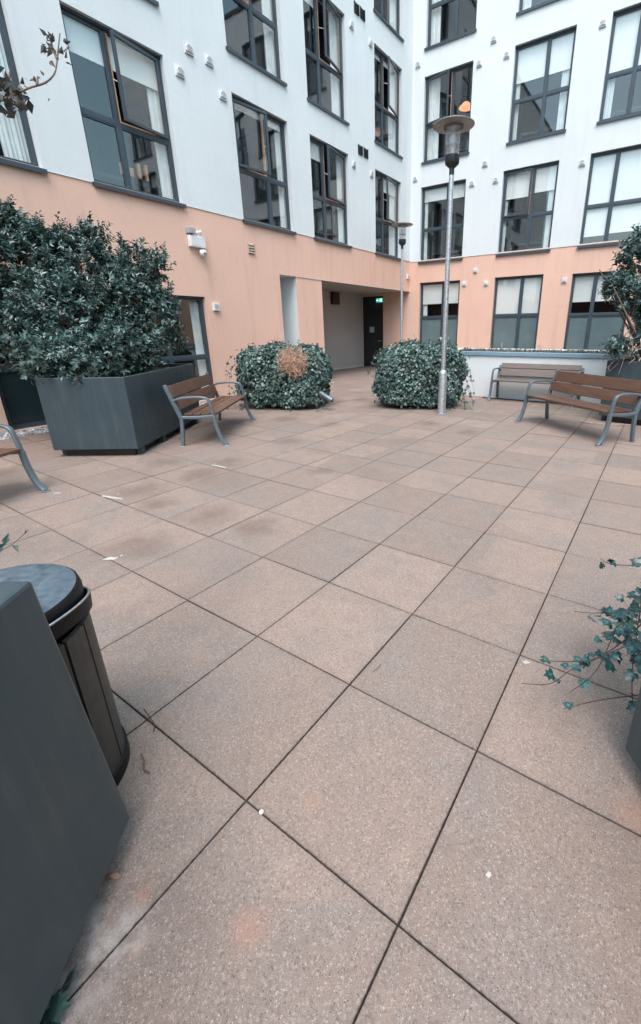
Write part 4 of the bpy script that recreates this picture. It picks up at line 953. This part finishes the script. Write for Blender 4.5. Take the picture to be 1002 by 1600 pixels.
# ---------------------------------------------------------------- lamps
def make_lamp(label):
    t = empty('lamp_post', label=label, cat='lamp post', group='galvanised courtyard lamp posts')
    m = MB(); m.lathe([(.115, 0), (.115, .012), (.075, .012), (.0745, .73), (.068, .765), (.042, .80), (.042, .80)], 28); m.build('base_tube', M['galv'], t, smooth=True)
    m = MB(); m.lathe([(.042, .80), (.041, 2.4), (.038, 3.84)], 24); m.build('pole', M['galv'], t, smooth=True)
    m = MB(); m.lathe([(.037, 3.80), (.040, 3.83), (.040, 3.90), (.105, 3.955), (.112, 3.97), (.113, 4.07), (.0, 4.072)], 32); m.build('collar', M['darkmetal'], t, smooth=True)
    m = MB(); m.lathe([(.098, 4.072), (.102, 4.2), (.118, 4.44)], 32); m.build('glass_cylinder', M['lampglass'], t, smooth=True)
    m = MB(); m.lathe([(.09, 4.2), (.092, 4.205), (.092, 4.212), (.0, 4.212)], 28); m.build('lamp_holder', M['galv'], t, smooth=True)
    m = MB(); m.lathe([(.0, 4.07), (.03, 4.08), (.03, 4.15), (.055, 4.2), (.055, 4.3), (.03, 4.34), (0, 4.345)], 16); m.build('bulb', M['whitepl'], t, smooth=True)
    m = MB(); m.lathe([(.0, 4.45), (.13, 4.449), (.132, 4.430), (.150, 4.430), (.150, 4.452), (.305, 4.452), (.318, 4.457), (.318, 4.466), (.305, 4.472), (.12, 4.51), (.0, 4.53)], 48); m.build('shade_disc', simple_disc, t, smooth=True)
    m = MB(); m.lathe([(.134, 4.425), (.15, 4.425), (.15, 4.43)], 32); m.build('shade_ring', M['darkmetal'], t)
    return t
simple_disc = simple('lamp_disc', (.30, .31, .30), .5, .3, .15, 8)
lp = make_lamp('tall galvanised lamp post standing in front of the right ivy block'); lp.location = (-2.39, 6.81, 0)
l2 = copy_tree(lp); l2['label'] = 'more distant galvanised lamp post near the passage corner'; l2.location = (-6.33, 12.18, 0)

# ---------------------------------------------------------------- litter bin
bn = empty('litter_bin', (-.63, -.322, 0), label='round slatted litter bin with domed dark lid behind the foreground planter', cat='litter bin')
r_ = .226
m = MB(); m.lathe([(r_-.02, .03), (r_-.02, .64)], 40); m.build('liner', M['binblack'], bn, smooth=True)
m = MB(); m.lathe([(0, .0), (r_+.008, .0), (r_+.008, .05), (r_-.01, .06)], 48); m.build('base_ring', M['binblack'], bn, smooth=True)
ns = 16
for k in range(ns):
    m = MB(); a0, a1 = 2*math.pi*(k+.05)/ns, 2*math.pi*(k+.95)/ns; vs = []
    for j in range(4):
        a = a0+(a1-a0)*j/3
        for rad in (r_-.018, r_): vs += [(rad*math.cos(a), rad*math.sin(a), .045), (rad*math.cos(a), rad*math.sin(a), .64)]
    fs = []
    for j in range(3): b_ = j*4; fs += [(b_+2, b_+6, b_+7, b_+3), (b_+4, b_, b_+1, b_+5), (b_+1, b_+3, b_+7, b_+5)]
    fs += [(0, 2, 3, 1), (12, 13, 15, 14)]; m.add(vs, fs); m.build('slat', M['binslat'], bn)
m = MB(); m.lathe([(r_-.03, .60), (r_-.03, .70)], 48); m.lathe([(r_+.0, .70), (r_+.002, .735), (r_-.003, .757), (r_-.010, .763)], 48); m.build('lid_skirt', M['binblack'], bn, smooth=True)
m = MB(); m.lathe([(r_-.010, .763), (r_-.03, .768), (.1, .775), (0, .777)], 48); m.build('lid', M['lid'], bn, smooth=True)
m = MB(); vs = []; nn = 72; top = []
for k in range(nn):
    a = 2*math.pi*k/nn; e = max(0, math.cos(a-.35))**1.5; zt = .665+.07*e; ro = r_+.006+.014*e
    vs += [(ro*math.cos(a), ro*math.sin(a), zt-.05), ((ro+.004)*math.cos(a), (ro+.004)*math.sin(a), zt), ((ro-.004)*math.cos(a), (ro-.004)*math.sin(a), zt), ((ro-.012)*math.cos(a), (ro-.012)*math.sin(a), zt-.05)]; top.append((ro*math.cos(a), ro*math.sin(a), zt+.002))
m.add(vs, [(4*k+i, 4*((k+1) % nn)+i, 4*((k+1) % nn)+(i+1) % 4, 4*k+(i+1) % 4) for k in range(nn) for i in range(4)]); m.build('collar', M['binblack'], bn, smooth=True)
m = MB(); m.tube(top+top[:1], .0035, 6); m.build('collar_highlight', M['galv'], bn, smooth=True)  # pale tube painting a highlight along the black collar's top edge

# ---------------------------------------------------------------- litter on the slabs
def splat(x, y, sx, sy, a, label, seed, mat=M['droppings'], group='bird droppings on the slabs', cat='bird droppings', name='bird_droppings'):
    rg = np.random.default_rng(seed); m = MB(); n_ = 18
    rad = [1+.35*math.sin(2*t+seed)+rg.normal(0, .16) for t in np.linspace(0, 6.28, n_, endpoint=False)]
    P = [(sx*rad[k]*math.cos(6.283*k/n_)*.5, sy*rad[k]*math.sin(6.283*k/n_)*.5, .0045) for k in range(n_)]
    m.add([(0, 0, .006)]+P+[(p_[0]*1.02, p_[1]*1.02, .0012) for p_ in P], [(0, 1+k, 1+(k+1) % n_) for k in range(n_)]+[(1+k, 19+k, 19+(k+1) % n_, 1+(k+1) % n_) for k in range(n_)])
    for _ in range(4):
        q = rg.normal(0, .6, 2)*(sx, sx*.6); s_ = rg.uniform(.15, .3)*sy
        m.add([(q[0]+s_*math.cos(t), q[1]+s_*math.sin(t), .0035) for t in np.linspace(0, 5.4, 7)], [tuple(range(7))])
    o = m.build(name, mat, None, (x, y, .001), a); tag(o, label=label, cat=cat, group=group)
splat(-3.31, 1.23, .20, .035, .2, 'long white dropping streak on a slab left of the centre stains', 1)
splat(-3.25, 2.43, .19, .032, .1, 'white dropping streak in front of the left bench', 2)
splat(-2.1, .61, .07, .05, 1, 'small pale dropping on the joint above the bin', 3)
0 and splat(-1.65, 1.6, .07, .035, .4, 'faint dropping beside the brown stain mid courtyard', 4)
splat(.77, .24, .018, .011, .4, 'tiny white fleck on the large slab at lower right', 5)
splat(.64, 1.16, .03, .018, .4, 'white fleck below the ivy tips', 6)
splat(-3.9, 1.0, .06, .03, .4, 'small white dropping near the front foot of the cut off bench', 7)
0 and splat(-4.35, 3.15, .16, .05, .5, 'pale scuff beside the big planter foot', 8)
0 and splat(.72, 2.95, .12, .03, .5, 'white scuff near the right edge of the paving', 9)
0 and splat(-1.75, .7, .05, .03, .2, 'grey fleck right of the bin lid', 10)
for k in range(0):
    x, y = random.uniform(-4, 1), random.uniform(.5, 4.5); splat(x, y, .018, .012, random.random()*3, 'one of the tiny pale specks scattered over the brown slabs', 30+k, group='pale specks on the slabs', cat='speck', name='speck')
m = MB(); m.lathe([(0, 0), (.007, .002), (.008, .006), (.004, .010), (0, .011)], 8); o = m.build('pebble', M['whitepl'], None, (.075, -.0, .001)); tag(o, label='small white pebble in the slab joint near the lower centre', cat='pebble')
def twig(P, r_, label, mat='bark'):
    m = MB(); m.tube([np.array(p_)-np.array(P[0]) for p_ in sm(P, 4)], r_, 5); o = m.build('twig', M[mat], None, P[0], smooth=True); tag(o, label=label, cat='twig')
twig([(.05, .72, .004), (.06, .745, .010), (.055, .775, .006)], .0016, 'short curled dark twig on the slab in mid foreground')
twig([(-.47, -.10, .004), (-.42, -.115, .02), (-.40, -.13, .005), (-.37, -.125, .004)], .003, 'dry twig lying beside the foot of the bin')
twig([(-.05, 7.25, .005), (.12, 7.17, .02), (.25, 7.22, .006), (.4, 7.17, .01)], .008, 'pale dry stick under the right bench seat', 'palestem')
twig([(.42, 7.24, .005), (.55, 7.3, .02), (.70, 7.42, .006)], .007, 'second pale stick beneath the right end of the right bench', 'palestem')
m = MB(); m.add([(0,0,.0),(.02,-.005,.012),(.02,.006,.010),(.04,-.007,.003),(.04,.006,.012),(.058,.002,.002)], [(0,1,2),(1,3,4,2),(3,5,4)]); o = m.build('dead_leaf', M['deadleaf'], None, (-.185, -.375, .003), .5); tag(o, label='curled brown dead leaf at the edge of the foreground planter', cat='leaf')
twig([(-.66, 0.02, .003), (-.55, -.0, .006), (-.52, -.02, .004)], .002, 'thin reddish stem on the slabs above the bin foot', 'stem')
